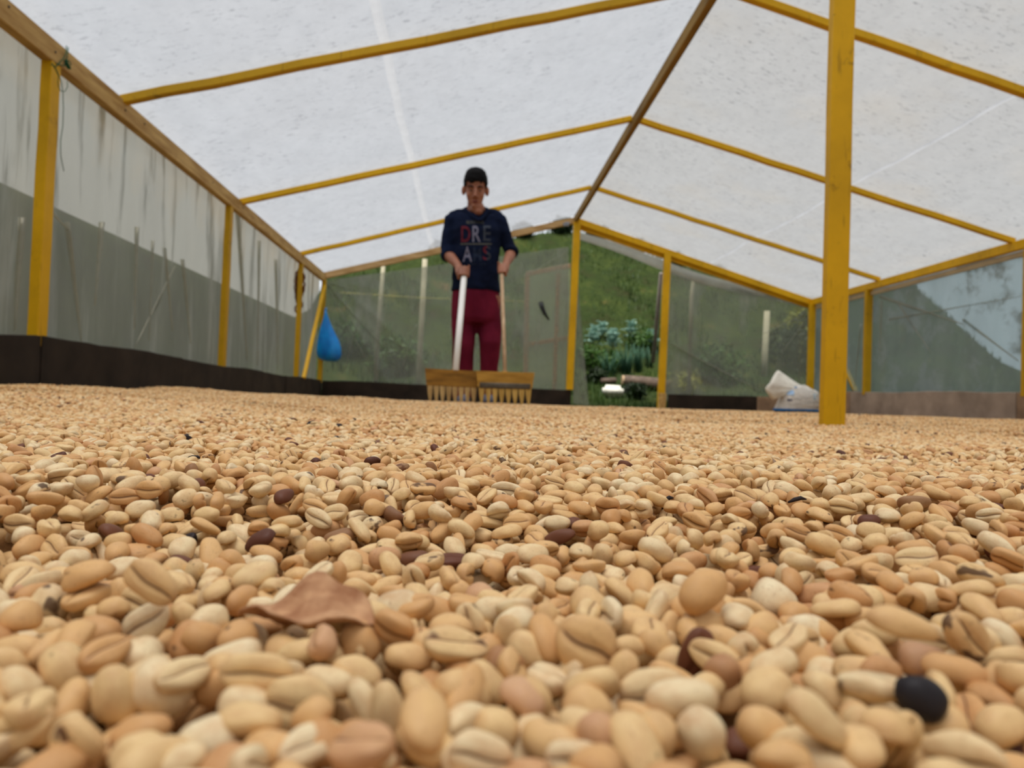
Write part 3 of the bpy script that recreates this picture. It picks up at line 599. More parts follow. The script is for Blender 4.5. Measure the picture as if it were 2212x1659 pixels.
def px_rect(u0, v0, u1, v1, n=5, sk=0):
    vs_ = [(u0+(u1-u0)*i/n+sk*j/n, v0+(v1-v0)*j/n) for j in range(n+1) for i in range(n+1)]
    return vs_, [(j*(n+1)+i, j*(n+1)+i+1, (j+1)*(n+1)+i+1, (j+1)*(n+1)+i) for j in range(n) for i in range(n)]
for nm, rc, colr in [('blue_patch', (1700, 844, 1715, 854), lin(150, 190, 232)), ('text_block', (1701, 862, 1711, 867), lin(88, 84, 100)), ('side_print', (1757, 851, 1762, 863), lin(150, 186, 206)), ('blue_stripe', (1703, 836, 1722, 838.5), lin(96, 140, 186))]:
    vs_, fs = print_on(BVs, px_rect(*rc), .003)
    if fs: link(nm, mesh(nm, [v-R0 for v in vs_], fs), M_plain(nm+'_ink', colr, .6, .3), root)

# ------------------------------------------------------------------ rakes
def rake(name, Yr, uL, uR, vT, vM, vB, nt, wood, dark, lean, hpts, hr, hmat, label, extra):
    c0 = at((uL+uR)/2, vB, Yr); root = empty(name, c0); R = root.location; tag(root, label, 'rake')
    k_ = Yr/F; th = .018
    def q(u, v, y): # board leans: top further back
        p_ = at(u, v, Yr); p_.y += y+lean*(p_.z-c0.z); return p_-R
    bm = bmesh.new(); n = 6; cols = []
    for i in range(n+1):
        t = i/n; u = uL+(uR-uL)*t; dr = (vT[1]-vT[0])*t; bow = .6*math.sin(t*PI)
        ut = u+(-1.5 if i == 0 else 2.5 if i == n else 0); ub = u+(2 if i == 0 else -3 if i == n else 0)
        cols.append([bm.verts.new(q(ut, vT[0]+dr+bow, 0)), bm.verts.new(q(ub, vM+dr*.9, 0)), bm.verts.new(q(ub, vM+dr*.9, th)), bm.verts.new(q(ut, vT[0]+dr+bow, th))])
    for a, b in zip(cols, cols[1:]):
        for j in range(4): bm.faces.new((a[j], a[(j+1) % 4], b[(j+1) % 4], b[j]))
    bm.faces.new(cols[0][::-1]); bm.faces.new(cols[-1])
    link('head_board', bm_mesh(bm, 'head_board'), wood, root)
    for i in range(nt):
        t = (i+.5)/nt; u = uL+3+(uR-uL-7)*t; hw = (uR-uL)/nt*.40; dr = (vT[1]-vT[0])*t; bm = bmesh.new()
        rr = []
        for f, wf in [(-.12, 1.), (.1, 1.02), (.4, .86), (.75, .5), (1., .2)]:
            v = vM+dr*.9+(vB-vM)*f; rr.append([q(u-hw*wf, v, .001), q(u+hw*wf, v, .001), q(u+hw*wf, v, th-.003*f), q(u-hw*wf, v, th-.003*f)])
        rings_bm(bm, rr); link('tooth', bm_mesh(bm, 'tooth'), dark, root)
    hp = [h_-R for h_ in hpts]; bm = bmesh.new(); tube_bm(bm, hp, hr, 14); link('handle', bm_mesh(bm, 'handle', True), hmat, root)
    for nm, pts, r_, mt in extra(q):
        bm = bmesh.new(); tube_bm(bm, pts, r_, 10); link(nm, bm_mesh(bm, nm, True), mt, root)
    return root
Yr = 4.60
RW = M_wood('rake_wood', lin(112, 76, 22), lin(168, 120, 44), (6, 20, 30)); RW2 = M_wood('rake_wood_light', lin(150, 108, 36), lin(196, 148, 64), (6, 20, 30))
RT = M_wood('rake_teeth', lin(150, 118, 70), lin(196, 164, 108), (40, 10, 10)); RT2 = M_wood('rake_teeth_yellow', lin(164, 128, 58), lin(206, 168, 92), (40, 10, 10))
PVC = M_plain('white_pvc', lin(253, 253, 250), .35, .45, .02); POLEW = M_wood('broom_pole', lin(176, 142, 108), lin(222, 192, 158), (30, 30, 4)); STEEL = M_plain('dull_steel', lin(92, 84, 72), .5, .5, .2, 30)
hR = at(1003, 590, 4.99); hL = at(1083.5, 583, 5.03)      # where the two hands close
def hpath(top_uv, hand, foot): 
    d = (hand-foot).normalized(); return [foot, foot.lerp(hand, .5), hand, hand+d*top_uv]
fR = at(984, 802, Yr+.03); fL = at(1091, 806, Yr+.03)
rake('wooden_rake', Yr, 919, 1034, (795, 801), 832, 871, 8, RW, RT, .10, hpath(.045, hR, fR), .0195, PVC, 'wooden rake with a thick white handle, held in the hand at left', lambda q: [('socket', [q(984, 797, .034), q(983, 812, .034)], .026, RW)])
rake('wooden_rake', Yr-.03, 1030, 1153, (800.5, 804.5), 835, 873, 8, RW2, RT2, .10, hpath(.05, hL, fL), .0115, POLEW, 'wooden rake with thin bare pole and grey steel strip across its head', lambda q: [('steel_strip', [q(1036, 832, -.003), q(1090, 833.5, -.003), q(1146, 835, -.003)], [(.002, .017)]*3, STEEL), ('socket', [q(1091, 802, .034), q(1091, 816, .034)], .02, RW2)])

# ------------------------------------------------------------------ the worker
Ym = 5.24
def P(u, v, dy=0.): 
    d = ray(u, v); q = at(u, v, Ym); return Vector((q.x, Ym+dy, q.z)) if abs(dy) < .06 else at(u, v, Ym+dy)
k = NT('skin'); co = k.obj(); c = k.ramp(k.noise(co, 9., 4), [(.3, lin(140, 88, 66)), (.7, lin(172, 116, 90))]); b = k.bsdf(c, .5, .35, k.noise(co, 160., 2), .08, .002); b.inputs['Subsurface Weight'].default_value = .06; b.inputs['Subsurface Radius'].default_value = (.02, .008, .005); SKIN = k.end(b)
def M_cloth(name, a, b_, sc_=6.):
    k = NT(name); co = k.obj(); c = k.ramp(k.noise(co, sc_, 4), [(.3, a), (.7, b_)]); f = k.noise(co, 300., 2); f2 = k.noise(co, 13., 3, .5, (1, 1, .5))
    return k.end(k.bsdf(c, .95, .08, k.math('ADD', k.math('MULTIPLY', f, .1), f2), .55, .02))
NAVY = M_cloth('navy_knit', lin(15, 21, 40), lin(24, 34, 60)); MAROON = M_cloth('maroon_jersey', lin(88, 20, 40), lin(118, 32, 54))
HAIRM = M_plain('black_hair', lin(14, 13, 14), .75, .12, .3, 60, .5)
footz = bedf(.05, 5.2)
man = empty('person', (P(1027, 870).x, Ym, footz)); M0 = man.location
tag(man, 'man in navy printed sweatshirt and maroon trousers, looking down, holding two rakes', 'person')
def mlink(name, me, mat, par=None):
    o = link(name, me, mat, par or man)
    o.matrix_parent_inverse = Matrix.Translation(-M0); return o
# head in its own frame, tipped forward about the neck
hc = P(1026, 441); HX = Matrix.Translation((hc.x, Ym-.012, hc.z-.005)) @ Matrix.Rotation(math.radians(17), 4, 'X') @ Matrix.Diagonal((1.0, 1.0, 1.04, 1))
def H(x, y, z): return HX @ Vector((x, y, z))
def hell(bm, c, r, rot=None, seg=20, rn=14):
    mt = HX @ Matrix.Translation(c) @ (rot.to_4x4() if rot else Matrix.Identity(4)) @ Matrix.Diagonal((*r, 1)); bmesh.ops.create_uvsphere(bm, u_segments=seg, v_segments=rn, radius=1, matrix=mt)
bm = bmesh.new()
hell(bm, (0, .015, .132), (.077, .092, .085)); hell(bm, (0, -.025, .078), (.065, .062, .072)); hell(bm, (0, -.036, .022), (.049, .050, .038)); hell(bm, (0, -.028, .050), (.058, .058, .060)); hell(bm, (0, -.072, -.004), (.026, .022, .018))
tube_bm(bm, [H(0, -.084, .098), H(0, -.097, .072), H(0, -.104, .054)], [.009, .0115, .0145], 10)
for s in (-1, 1):
    hell(bm, (s*.013, -.091, .052), (.0095, .012, .008)); hell(bm, (s*.039, -.052, .062), (.022, .024, .022)); hell(bm, (s*.080, .006, .086), (.015, .019, .031), Matrix.Rotation(s*.35, 3, 'Z'))
    tube_bm(bm, [H(s*.012, -.083, .110), H(s*.032, -.079, .114), H(s*.052, -.064, .108)], [.010, .011, .008], 8)
hell(bm, (0, -.086, .026), (.022, .010, .006)); hell(bm, (0, -.084, .016), (.018, .010, .006))
tube_bm(bm, [(hc.x, Ym+.035, hc.z-.15), (hc.x, Ym+.02, hc.z-.05), (hc.x, Ym+.005, hc.z+.06)], [.066, .054, .050], 16)
ell_bm(bm, P(1028, 478, .03), (.105, .065, .06)); ell_bm(bm, P(1028, 520, .03), (.115, .075, .13)); ell_bm(bm, P(1028, 590, .03), (.125, .085, .14)); ell_bm(bm, P(1028, 650, .03), (.115, .085, .09))
for (sh, el, wr) in [(P(978, 472, .02), P(966, 547, .02), P(990, 574, -.17)), (P(1077, 472, .02), P(1106, 543, .03), P(1093, 570, -.15))]:
    tube_bm(bm, [sh.lerp(P(1028, 480, .03), .3), sh+Vector((0, 0, -.02)), sh.lerp(el, .5), el, el.lerp(wr, .3), wr], [.038, .04, .038, .038, .038, .025], 12)
for hx, kx_, ax_, fx in [(1004, 1002, 1001, 1001), (1055, 1057, 1055, 1054)]:
    tube_bm(bm, [P(hx, 640, .03), P(hx, 690, .02), P(kx_, 748, -.01), P(kx_, 770, .01), P(ax_, 850, .04)], [.09, .08, .052, .05, .036], 12)
    tube_bm(bm, [P(ax_, 845, .05), P(fx, 866, .03), P(fx, 869, -.10)], [.04, .04, .03], 10)
# hands: palm, four fingers curled round the handle, thumb from the side near the wrist
def hand(cen, axis, wrist, rh, side, s=1.):
    ax = axis.normalized(); out = Vector((side, -.12, 0)); out = (out-ax*out.dot(ax)).normalized(); fwd = ax.cross(out).normalized()
    if fwd.y > 0: fwd = -fwd
    pr = rh+.013*s; pc = cen+out*pr+ax*.0
    rot = Matrix((out, fwd, ax)).transposed()
    ell_bm(bm, pc-fwd*.012, (.0145*s, .034*s, .043*s), rot, 18, 12)
    ell_bm(bm, pc-fwd*.030+ax*.012, (.017*s, .022*s, .026*s), rot, 14, 10)
    tube_bm(bm, [wrist, wrist.lerp(pc-fwd*.02, .6), pc-fwd*.012], [.026, (.024, .027), .022], 12)
    Rf = rh+.0085*s
    def arc(a, z): return cen+ax*z+(out*math.cos(a)+fwd*math.sin(a))*Rf
    for i, (z, a1, r) in enumerate([(.030, 3.35, .0086), (.0102, 3.65, .0092), (-.0098, 3.5, .0088), (-.0290, 3.1, .0076)]):
        st = pc+fwd*.020+ax*z*.95
        tube_bm(bm, [st-fwd*.02, st]+[arc(a, z) for a in np.linspace(.95, a1, 7)], [r*1.1*s, r*1.15*s]+[r*s*(1.08 if j in (1, 4) else 1.) for j in range(6)]+[r*.8*s], 8)
    tb = pc-fwd*.030+ax*.026
    tube_bm(bm, [tb, cen+ax*.044-fwd*(rh+.010)+out*.008, cen+ax*.052-out*(rh*.6+.004)-fwd*(rh*.7+.004), cen+ax*.056-out*(rh+.007)+fwd*.006, cen+ax*.052-out*(rh+.004)+fwd*.018], [.013*s, .0115*s, .0105*s, .010*s, .007*s], 8)
hand(hR, hR-fR, P(990, 574, -.17), .0195, -1); hand(hL, hL-fL, P(1093, 570, -.15), .0115, 1)
mlink('body', fuse(bm, 'body', .0042, 3, .45), SKIN)
# face
EYE = M_plain('eye_white', lin(120, 104, 96), .4, .4, .02); IRIS = M_plain('iris', lin(30, 20, 16), .2, .5)  # white toned down: the shadow over the eyes is put into its colour
for s in (-1, 1):
    bm = bmesh.new(); hell(bm, (s*.029, -.0745, .093), (.0115, .0085, .0042), None, 12, 8); e = mlink('eye', bm_mesh(bm, 'eye', True), EYE)
    bm = bmesh.new(); hell(bm, (s*.029, -.0815, .0905), (.0055, .003, .0052), None, 10, 6); i_ = link('iris', bm_mesh(bm, 'iris', True), IRIS, e)
    bm = bmesh.new(); tube_bm(bm, [H(s*.013, -.0915, .113), H(s*.032, -.0895, .120), H(s*.052, -.074, .113)], [(.004, .0058), (.0045, .006), (.003, .004)], 8); mlink('eyebrow', bm_mesh(bm, 'eyebrow', True), HAIRM)
bm = bmesh.new(); hell(bm, (0, -.0925, .0255), (.021, .006, .005)); hell(bm, (0, -.0905, .0165), (.018, .006, .005)); mlink('lips', bm_mesh(bm, 'lips', True), M_plain('lips', lin(128, 70, 62), .5, .3))
# hair: short cap with a straight fringe line
bm = bmesh.new(); hell(bm, (0, .018, .140), (.084, .099, .094), None, 48, 32)
inv = HX.inverted(); kill = []
for v in bm.verts:
    q = inv @ v.co; e = (q-Vector((0, .018, .140))); e = Vector((e.x/.084, e.y/.099, e.z/.094)); pn = (abs(e.x)**2.35+abs(e.y)**2.2+abs(e.z)**2.35)**(1/2.3); e = e/max(pn, 1e-6); q = Vector((e.x*.082, e.y*.098+.018, e.z*.092+.140))
    lim = .100+.006*noise.noise(q*80) if (abs(q.x) > .066 and q.y < .02) else .141+.006*noise.noise(q*70) if q.y < -.03 else (.141-.078*min(1, (q.y+.03)/.04) if q.y < .01 else (.06-.03*min(1, (q.y-.01)/.06)))
    v.co = HX @ (q+.003*noise.noise_vector(q*60)+Vector((0, 0, .006 if q.z > .2 else 0)))
    if q.z < lim: kill.append(v)
bmesh.ops.delete(bm, geom=kill, context='VERTS')
t = bmesh.ops.extrude_face_region(bm, geom=bm.faces[:]); hcen = HX @ Vector((0, .018, .13))
for v in [g for g in t['geom'] if isinstance(g, bmesh.types.BMVert)]: v.co = v.co.lerp(hcen, .13)
mlink('hair', bm_mesh(bm, 'hair', True), HAIRM)
# sweatshirt
def band(ul, ur, v, ry, dy=.02, n=28, sq=.85, fr=0.):
    a, b = P(ul, v, dy), P(ur, v, dy); c0 = (a+b)/2; r = (b-a).length/2
    return [c0+Vector((r*math.copysign(abs(math.cos(t))**sq, math.cos(t)), ry*math.sin(t)-(fr if math.sin(t) < 0 else 0), 0)) for t in np.linspace(0, 2*PI, n, endpoint=False)]
bm = bmesh.new()
rings_bm(bm, [band(974, 1081, 630, .115), band(975, 1081, 622, .122), band(976, 1079, 600, .120), band(978, 1078, 570, .118), band(978, 1080, 535, .118, fr=.006), band(974, 1082, 500, .118, fr=.01), band(971, 1083, 480, .105), band(975, 1080, 466, .09), band(990, 1066, 459, .072, .04), band(1002, 1054, 454, .05, .055)])
for pts, rr_ in [([P(992, 470, .02), P(978, 477, .02), P(970, 505, .02), P(967, 530, .02), P(967, 551, .0)], [.06, .062, .052, .049, .046]), ([P(1064, 470, .02), P(1078, 477, .02), P(1090, 505, .025), P(1098, 528, .03), P(1105, 544, .0)], [.06, .060, .050, .046, .044])]:
    tube_bm(bm, pts, rr_, 16)
for s in (-1, 1): tube_bm(bm, [P(1028+s*10, 466, .04), P(1028+s*24, 462, .035), P(1028+s*38, 465, .025), P(1028+s*48, 472, .02)], [.05, .046, .05, .055], 14)
me = fuse(bm, 'sweatshirt', .007, 5)
for v in me.vertices:
    q = v.co; a = noise.noise(Vector((q.x*9, q.y*9, q.z*16)))+.6*noise.noise(Vector((q.x*22+q.z*14, q.y*18, q.z*26-q.x*12))); v.co = q+v.normal*.0065*a
shirt = mlink('sweatshirt', me, NAVY)
BVH_ = BVHTree.FromPolygons([v.co for v in me.vertices], [tuple(p_.vertices) for p_ in me.polygons])
for sgn, (a, b) in ((-1, (P(967, 551, .0), P(990, 574, -.17))), (1, (P(1105, 544, .0), P(1093, 570, -.15)))):
    d = (b-a).normalized(); bm = bmesh.new(); tube_bm(bm, [a-d*.015, a+d*.004, a+d*.02], [.049, .050, .046], 18); mlink('cuff', bm_mesh(bm, 'cuff', True), NAVY)
# shawl collar: a thick soft fold from the nape to a point on the chest
bm = bmesh.new()
for s in (-1, 1):
    tube_bm(bm, [P(1027, 449, .10), P(1027+s*18, 450, .075), P(1028+s*28, 454, .02), P(1030+s*24, 459, -.04), P(1033+s*13, 467, -.08), P(1035+s*1, 477, -.108)], [(.014, .014), (.016, .015), (.018, .017), (.018, .015), (.016, .012), (.011, .010)], 12)
mlink('collar', fuse(bm, 'collar', .006, 4), NAVY)
bm = bmesh.new(); ell_bm(bm, P(1031, 453, -.020), (.052, .078, .052)); ell_bm(bm, P(1033, 462, -.045), (.032, .055, .034)); mlink('chest_skin', bm_mesh(bm, 'chest_skin', True), SKIN)
# the print on the chest
def letters(txt, u0, v0, u1, v1, colr, name='letter', skew=0, split=None):
    cu = D.curves.new('t', 'FONT'); cu.body = txt; cu.size = 1; cu.offset = .012; to = D.objects.new('t', cu); C.objects.link(to)
    me = D.meshes.new_from_object(to.evaluated_get(bpy.context.evaluated_depsgraph_get())); D.objects.remove(to)
    bm = bmesh.new(); bm.from_mesh(me); bmesh.ops.triangulate(bm, faces=bm.faces[:])
    xs = [v.co.x for v in bm.verts]; ys = [v.co.y for v in bm.verts]; x0, x1, y0, y1 = min(xs), max(xs), min(ys), max(ys)
    for v in bm.verts: v.co = Vector((u0+(v.co.x-x0)/(x1-x0)*(u1-u0), v1-(v.co.y-y0)/(y1-y0)*(v1-v0), 0)); v.co.y -= skew*(v.co.x-1028)
    for _ in range(2):
        le = [e for e in bm.edges if e.calc_length() > 4]
        if le: bmesh.ops.subdivide_edges(bm, edges=le, cuts=1); bmesh.ops.triangulate(bm, faces=bm.faces[:])
    bm.verts.index_update(); vs_ = [(v.co.x, v.co.y) for v in bm.verts]; fs = [[v.index for v in f.verts] for f in bm.faces]; bm.free(); D.meshes.remove(me)
    vs_, fs = print_on(BVH_, (vs_, fs), .002); me_ = mesh(name, vs_, fs); me_.materials.append(colr)
    if split:
        me_.materials.append(split[1])
        for p_ in me_.polygons:
            if p_.center.x > split[0]: p_.material_index = 1
    mlink(name, me_, colr)
INK_R = M_plain('ink_red', lin(104, 40, 52), .8, .1, .2, 60); INK_W = M_plain('ink_white', lin(122, 122, 142), .8, .1, .15, 60); INK_G = M_plain('ink_grey', lin(64, 70, 82), .8, .1, .3, 60); INK_D = M_plain('ink_dark', lin(36, 46, 66), .8, .1, .3, 60); INK_O = M_plain('ink_olive', lin(92, 92, 84), .8, .1, .2, 60)
letters('BEAUTIFUL', 1008, 477, 1046, 483.5, INK_O)
letters('D', 996.5, 488.5, 1016, 523, INK_R); letters('R', 1020.5, 488, 1038, 522.5, INK_W); letters('E', 1044, 487.5, 1060, 521, INK_G)
vs_, fs = print_on(BVH_, px_rect(995, 525.8, 1062, 528.4, 8), .002); vs_2 = vs_; mlink('rule', mesh('rule', vs_2, fs), INK_O)
letters('A', 999.5, 532.5, 1019.5, 565.5, INK_W); letters('M', 1022, 533, 1040, 565, INK_D); letters('S', 1043, 531, 1060, 562, INK_R, split=(at(1051.5, 545, Ym-.1).x, INK_G))
letters('COME TRUE', 1009, 568, 1050, 573.5, INK_D)
# trousers
bm = bmesh.new()
rings_bm(bm, [band(978, 1079, 700, .10), band(975, 1081, 688, .118), band(975, 1081, 660, .122), band(977, 1080, 640, .118), band(980, 1078, 618, .108)])
tube_bm(bm, [P(1004, 668, .02), P(1002, 700, .02), P(1001.5, 745, -.005), P(1000.5, 790, .01), P(999, 835, .03), P(999, 860, .03)], [.086, .084, .079, .073, .070, .072], 20)
tube_bm(bm, [P(1054, 668, .02), P(1057, 700, .02), P(1058.5, 742, -.02), P(1056, 790, .0), P(1054, 835, .03), P(1054, 860, .03)], [.086, .084, .077, .064, .062, .066], 20)
me = fuse(bm, 'trousers', .008, 5)
for v in me.vertices:
    q = v.co; a = noise.noise(Vector((q.x*10, q.y*8, q.z*5)))+.5*noise.noise(Vector((q.x*26+q.z*5, q.y*18, q.z*9))); v.co = q+v.normal*.008*a
mlink('trousers', me, MAROON)
SHOE = M_plain('grey_shoe', lin(92, 98, 116), .7, .3)
for fx in (1001, 1054):
    a = P(fx, 866, .05); bm = bmesh.new(); z0 = bedf(a.x, Ym)
    tube_bm(bm, [(a.x, Ym+.08, z0+.035), (a.x, Ym+.02, z0+.045), (a.x, Ym-.06, z0+.035), (a.x, Ym-.13, z0+.022)], [(.038, .035), (.044, .045), (.046, .034), (.032, .022)], 14); mlink('shoe', bm_mesh(bm, 'shoe', True), SHOE)

# ------------------------------------------------------------------ coffee beans
def bean_material(name, attr_type, attr):
    k = NT(name)
    tn = k.n('ShaderNodeAttribute', attribute_type=attr_type, attribute_name=attr)
    sep = k.n('ShaderNodeSeparateXYZ'); k.l(tn.outputs['Vector'], sep.inputs[0])
    bc = k.n('ShaderNodeAttribute', attribute_type='GEOMETRY', attribute_name='bean_co')
    sm = k.n('ShaderNodeAttribute', attribute_type='GEOMETRY', attribute_name='seam')
    off = k.n('ShaderNodeVectorMath', operation='SCALE'); k.l(tn.outputs['Vector'], off.inputs[0]); off.inputs['Scale'].default_value = 37.
    ad = k.n('ShaderNodeVectorMath', operation='ADD'); k.l(bc.outputs['Vector'], ad.inputs[0]); k.l(off.outputs[0], ad.inputs[1]); co = ad.outputs[0]
    base = k.ramp(sep.outputs[0], [(0., lin(246, 226, 186)), (.3, lin(240, 206, 150)), (.6, lin(230, 182, 122)), (.85, lin(206, 150, 96)), (1., lin(222, 178, 144))])
    n1 = k.noise(co, 2.4, 3, .55); base = k.mix(k.ramp(n1, [(.40, 0.), (.70, .55)]), base, lin(218, 172, 122))
    n2 = k.noise(co, 9., 4, .7); base = k.mix(k.ramp(n2, [(.60, 0.), (.72, .55)]), base, lin(150, 98, 58))          # freckles
    sx = k.n('ShaderNodeSeparateXYZ'); k.l(bc.outputs['Vector'], sx.inputs[0]); en = k.math('MULTIPLY', k.ramp(k.math('ABSOLUTE', sx.outputs[0]), [(.34, 0.), (.5, .55)]), k.noise(co, 1.1, 2)); base = k.mix(en, base, lin(176, 118, 70))
    n3 = k.noise(co, 26., 3, .6); base = k.mix(k.ramp(n3, [(.66, 0.), (.70, .7)]), base, lin(92, 56, 36))
    st = k.noise(co, 1.6, 2, .5); lim = k.math('MULTIPLY_ADD', sep.outputs[1], -.34, .80)
    sm_ = k.n('ShaderNodeMapRange'); k.l(st, sm_.inputs[0]); k.l(lim, sm_.inputs[1]); k.l(k.math('ADD', lim, .06), sm_.inputs[2])
    base = k.mix(k.math('MULTIPLY', sm_.outputs[0], .85), base, lin(74, 44, 34))                                    # brown stain patches
    base = k.mix(k.ramp(sm.outputs['Fac'], [(.0, .5), (.09, .0)]), base, lin(150, 98, 60)); base = k.mix(k.ramp(sm.outputs['Fac'], [(.008, .9), (.026, .0)]), base, lin(84, 46, 28))
    dk = k.ramp(sep.outputs[2], [(0., lin(150, 100, 66)), (.5, lin(104, 60, 42)), (.85, lin(50, 36, 36)), (1., lin(34, 29, 33))])
    base = k.mix(k.ramp(sep.outputs[2], [(.1, 0.), (.4, 1.)]), base, dk)
    b = k.bsdf(base, .52, .28, k.noise(co, 14., 3, .6), .12, .0004)
    return k.end(b)
BEAN = bean_material('parchment_bean', 'INSTANCER', 'tone'); BEANT = bean_material('parchment_bean_far', 'GEOMETRY', 'tone_v')

def bean_arrays(seed, nu, nv):
    """one bean in a unit box: rounded back (+z), flat face with a crease (-z); long axis x"""
    g = np.random.default_rng(seed); th = np.linspace(0, PI, nu+1)[1:-1]; ph = np.linspace(0, 2*PI, nv, endpoint=False)
    bend, bendy, tap = g.uniform(-.35, .12), g.uniform(-.22, .22), g.uniform(-.35, .35)
    T, Ph = np.meshgrid(th, ph, indexing='ij')
    x = .5*np.cos(T); r = np.sin(T)**g.uniform(.72, .92)
    cs, sn = np.cos(Ph), np.sin(Ph)
    y = .5*r*np.sign(cs)*np.abs(cs)**.9
    z = np.where(sn > 0, .60*r*sn, -.36*r*np.abs(sn)**.55)
    sy = .045*np.sin(x*7+g.uniform(0, 6)); low = sn < -.2; dist = np.where(low, np.abs(y)+np.clip(np.abs(x)*2-.8, 0, 1)*.15, .5); gr = np.exp(-(y/.055)**2)*np.clip(1-(2*x)**4, 0, 1)*low
    z = z+gr*.19*r; y = np.where(low, y+sy*np.exp(-(y/.2)**2), y)
    tp = 1+tap*x; y = y*tp; z = z*tp
    l1, l2, l3 = g.uniform(0, 6.3, 3); lump = 1+.045*np.sin(5*x+2*Ph+l1)+.03*np.sin(9*x-3*Ph+l2)+.02*np.sin(4*Ph+l3)
    y, z = y*lump, z*lump
    z = z+bend*(x*x-.08); y = y+bendy*(x*x-.08)
    P_ = np.stack([x, y, z], -1).reshape(-1, 3); s = dist.reshape(-1)
    mid = lambda e: np.array([e*.5, bendy*.17, bend*.17])
    V = np.concatenate([[mid(1)], P_, [mid(-1)]]); S = np.concatenate([[.5], s, [.5]])
    ctr = (V.max(0)+V.min(0))/2; V = V-ctr; V /= (V.max(0)-V.min(0))
    fs = []; m_ = nu-1
    for k_ in range(nv): fs.append((0, 1+k_, 1+(k_+1) % nv))
    for i in range(m_-1):
        for k_ in range(nv):
            a = 1+i*nv+k_; b = 1+i*nv+(k_+1) % nv; fs.append((a, a+nv, b+nv, b))
    last = 1+m_*nv
    for k_ in range(nv): fs.append((last-nv+k_, last, last-nv+(k_+1) % nv))
    return V, fs, S
def add_attr(me, name, typ, data, dom='POINT'):
    a = me.attributes.new(name, typ, dom); key = {'FLOAT': 'value', 'INT': 'value', 'FLOAT_VECTOR': 'vector'}[typ]
    a.data.foreach_set(key, np.asarray(data, np.int32 if typ == 'INT' else np.float32).ravel())
def quat_to_mat(q):
    w_, x, y, z = q.T
    return np.stack([1-2*(y*y+z*z), 2*(x*y-z*w_), 2*(x*z+y*w_), 2*(x*y+z*w_), 1-2*(x*x+z*z), 2*(y*z-x*w_), 2*(x*z-y*w_), 2*(y*z+x*w_), 1-2*(x*x+y*y)], -1).reshape(-1, 3, 3)
def rand_rots(n, g):
    """most beans lie down: back up, crease up or on edge, long axis near level"""
    out = []
    for i in range(n):
        c = g.random(); roll = 0 if c < .42 else (PI if c < .64 else (PI/2 if c < .82 else -PI/2)); roll += g.normal(0, .38)
        pitch = g.normal(0, .30) if g.random() < .86 else g.uniform(-1.4, 1.4)
        out.append(Euler((roll, pitch, g.uniform(0, 2*PI)), 'XYZ').to_matrix())
    return np.array([[list(r) for r in m_] for m_ in out])
BL, BW, BT = .0114, .0077, .0056        # length, width, thickness of an average bean
RES = .001
def footprint(R, dims):
    """cells under an ellipsoid with rotation R: offsets, underside and top heights"""
    A = R @ np.diag((np.array(dims)/2)**2) @ R.T          # covariance-like; support ellipsoid x^T A^-1 x = 1
    Q = np.linalg.inv(A); ex, ey = math.sqrt(A[0, 0]), math.sqrt(A[1, 1])
    ix, iy = int(ex/RES)+1, int(ey/RES)+1
    gx_, gy_ = np.meshgrid(np.arange(-ix, ix+1), np.arange(-iy, iy+1), indexing='ij'); X, Y = gx_*RES, gy_*RES
    b = Q[0, 2]*X+Q[1, 2]*Y; c = Q[0, 0]*X*X+2*Q[0, 1]*X*Y+Q[1, 1]*Y*Y-1; disc = b*b-Q[2, 2]*c; ok = disc > 0
    s = np.sqrt(np.maximum(disc, 0)); lo, hi = (-b-s)/Q[2, 2], (-b+s)/Q[2, 2]
    return gx_[ok], gy_[ok], lo[ok], hi[ok]
class Pile:
    """drop beans one after another onto a height field"""
    def __init__(s, x0, x1, y0, y1, zfun, depth, wrap=False, nlib=320, seed=1):
        s.x0, s.y0, s.wrap = x0, y0, wrap; s.nx, s.ny = int(round((x1-x0)/RES)), int(round((y1-y0)/RES)); s.g = np.random.default_rng(seed)
        gx_, gy_ = np.meshgrid(x0+RES*np.arange(s.nx), y0+RES*np.arange(s.ny), indexing='ij')
        s.Z = zfun(gx_, gy_).astype(np.float32); s.H = s.Z-depth
        s.R = rand_rots(nlib, s.g); s.dims = np.stack([BL*s.g.normal(1, .13, nlib), BW*s.g.normal(1, .09, nlib), BT*s.g.normal(1, .10, nlib)], -1)
        s.fp = [footprint(s.R[i], s.dims[i]) for i in range(nlib)]; s.nlib = nlib; s.out = []
    def put(s, i, j, fp, sink=.0009):
        gi, gj = fp[0]+i, fp[1]+j
        if s.wrap: gi %= s.nx; gj %= s.ny
        else:
            ok = (gi >= 0) & (gi < s.nx) & (gj >= 0) & (gj < s.ny)
            if not ok.all(): return None
        h = s.H[gi, gj]; z = float((h-fp[2]).max())-sink
        return z, gi, gj
    def fill(s, n, mask=None, tries=5, zmax=None):
        I = s.g.integers(0, s.nx, (n, tries)); J = s.g.integers(0, s.ny, (n, tries)); L = s.g.integers(0, s.nlib, n); low = s.H-s.Z
        for t in range(n):
            ii, jj = I[t], J[t]
            if mask is not None:
                ok = mask[ii, jj]
                if not ok.any(): continue
                ii, jj = ii[ok], jj[ok]
            e = s.H[ii, jj]-s.Z[ii, jj]; q = int(e.argmin()); i, j = int(ii[q]), int(jj[q]); l_ = int(L[t])
            r = s.put(i, j, s.fp[l_])
            if r is None: continue
            z, gi, gj = r
            if zmax is not None and z > s.Z[i, j]+zmax: continue
            s.H[gi, gj] = np.maximum(s.H[gi, gj], z+s.fp[l_][3])
            s.out.append((s.x0+i*RES, s.y0+j*RES, z, l_))
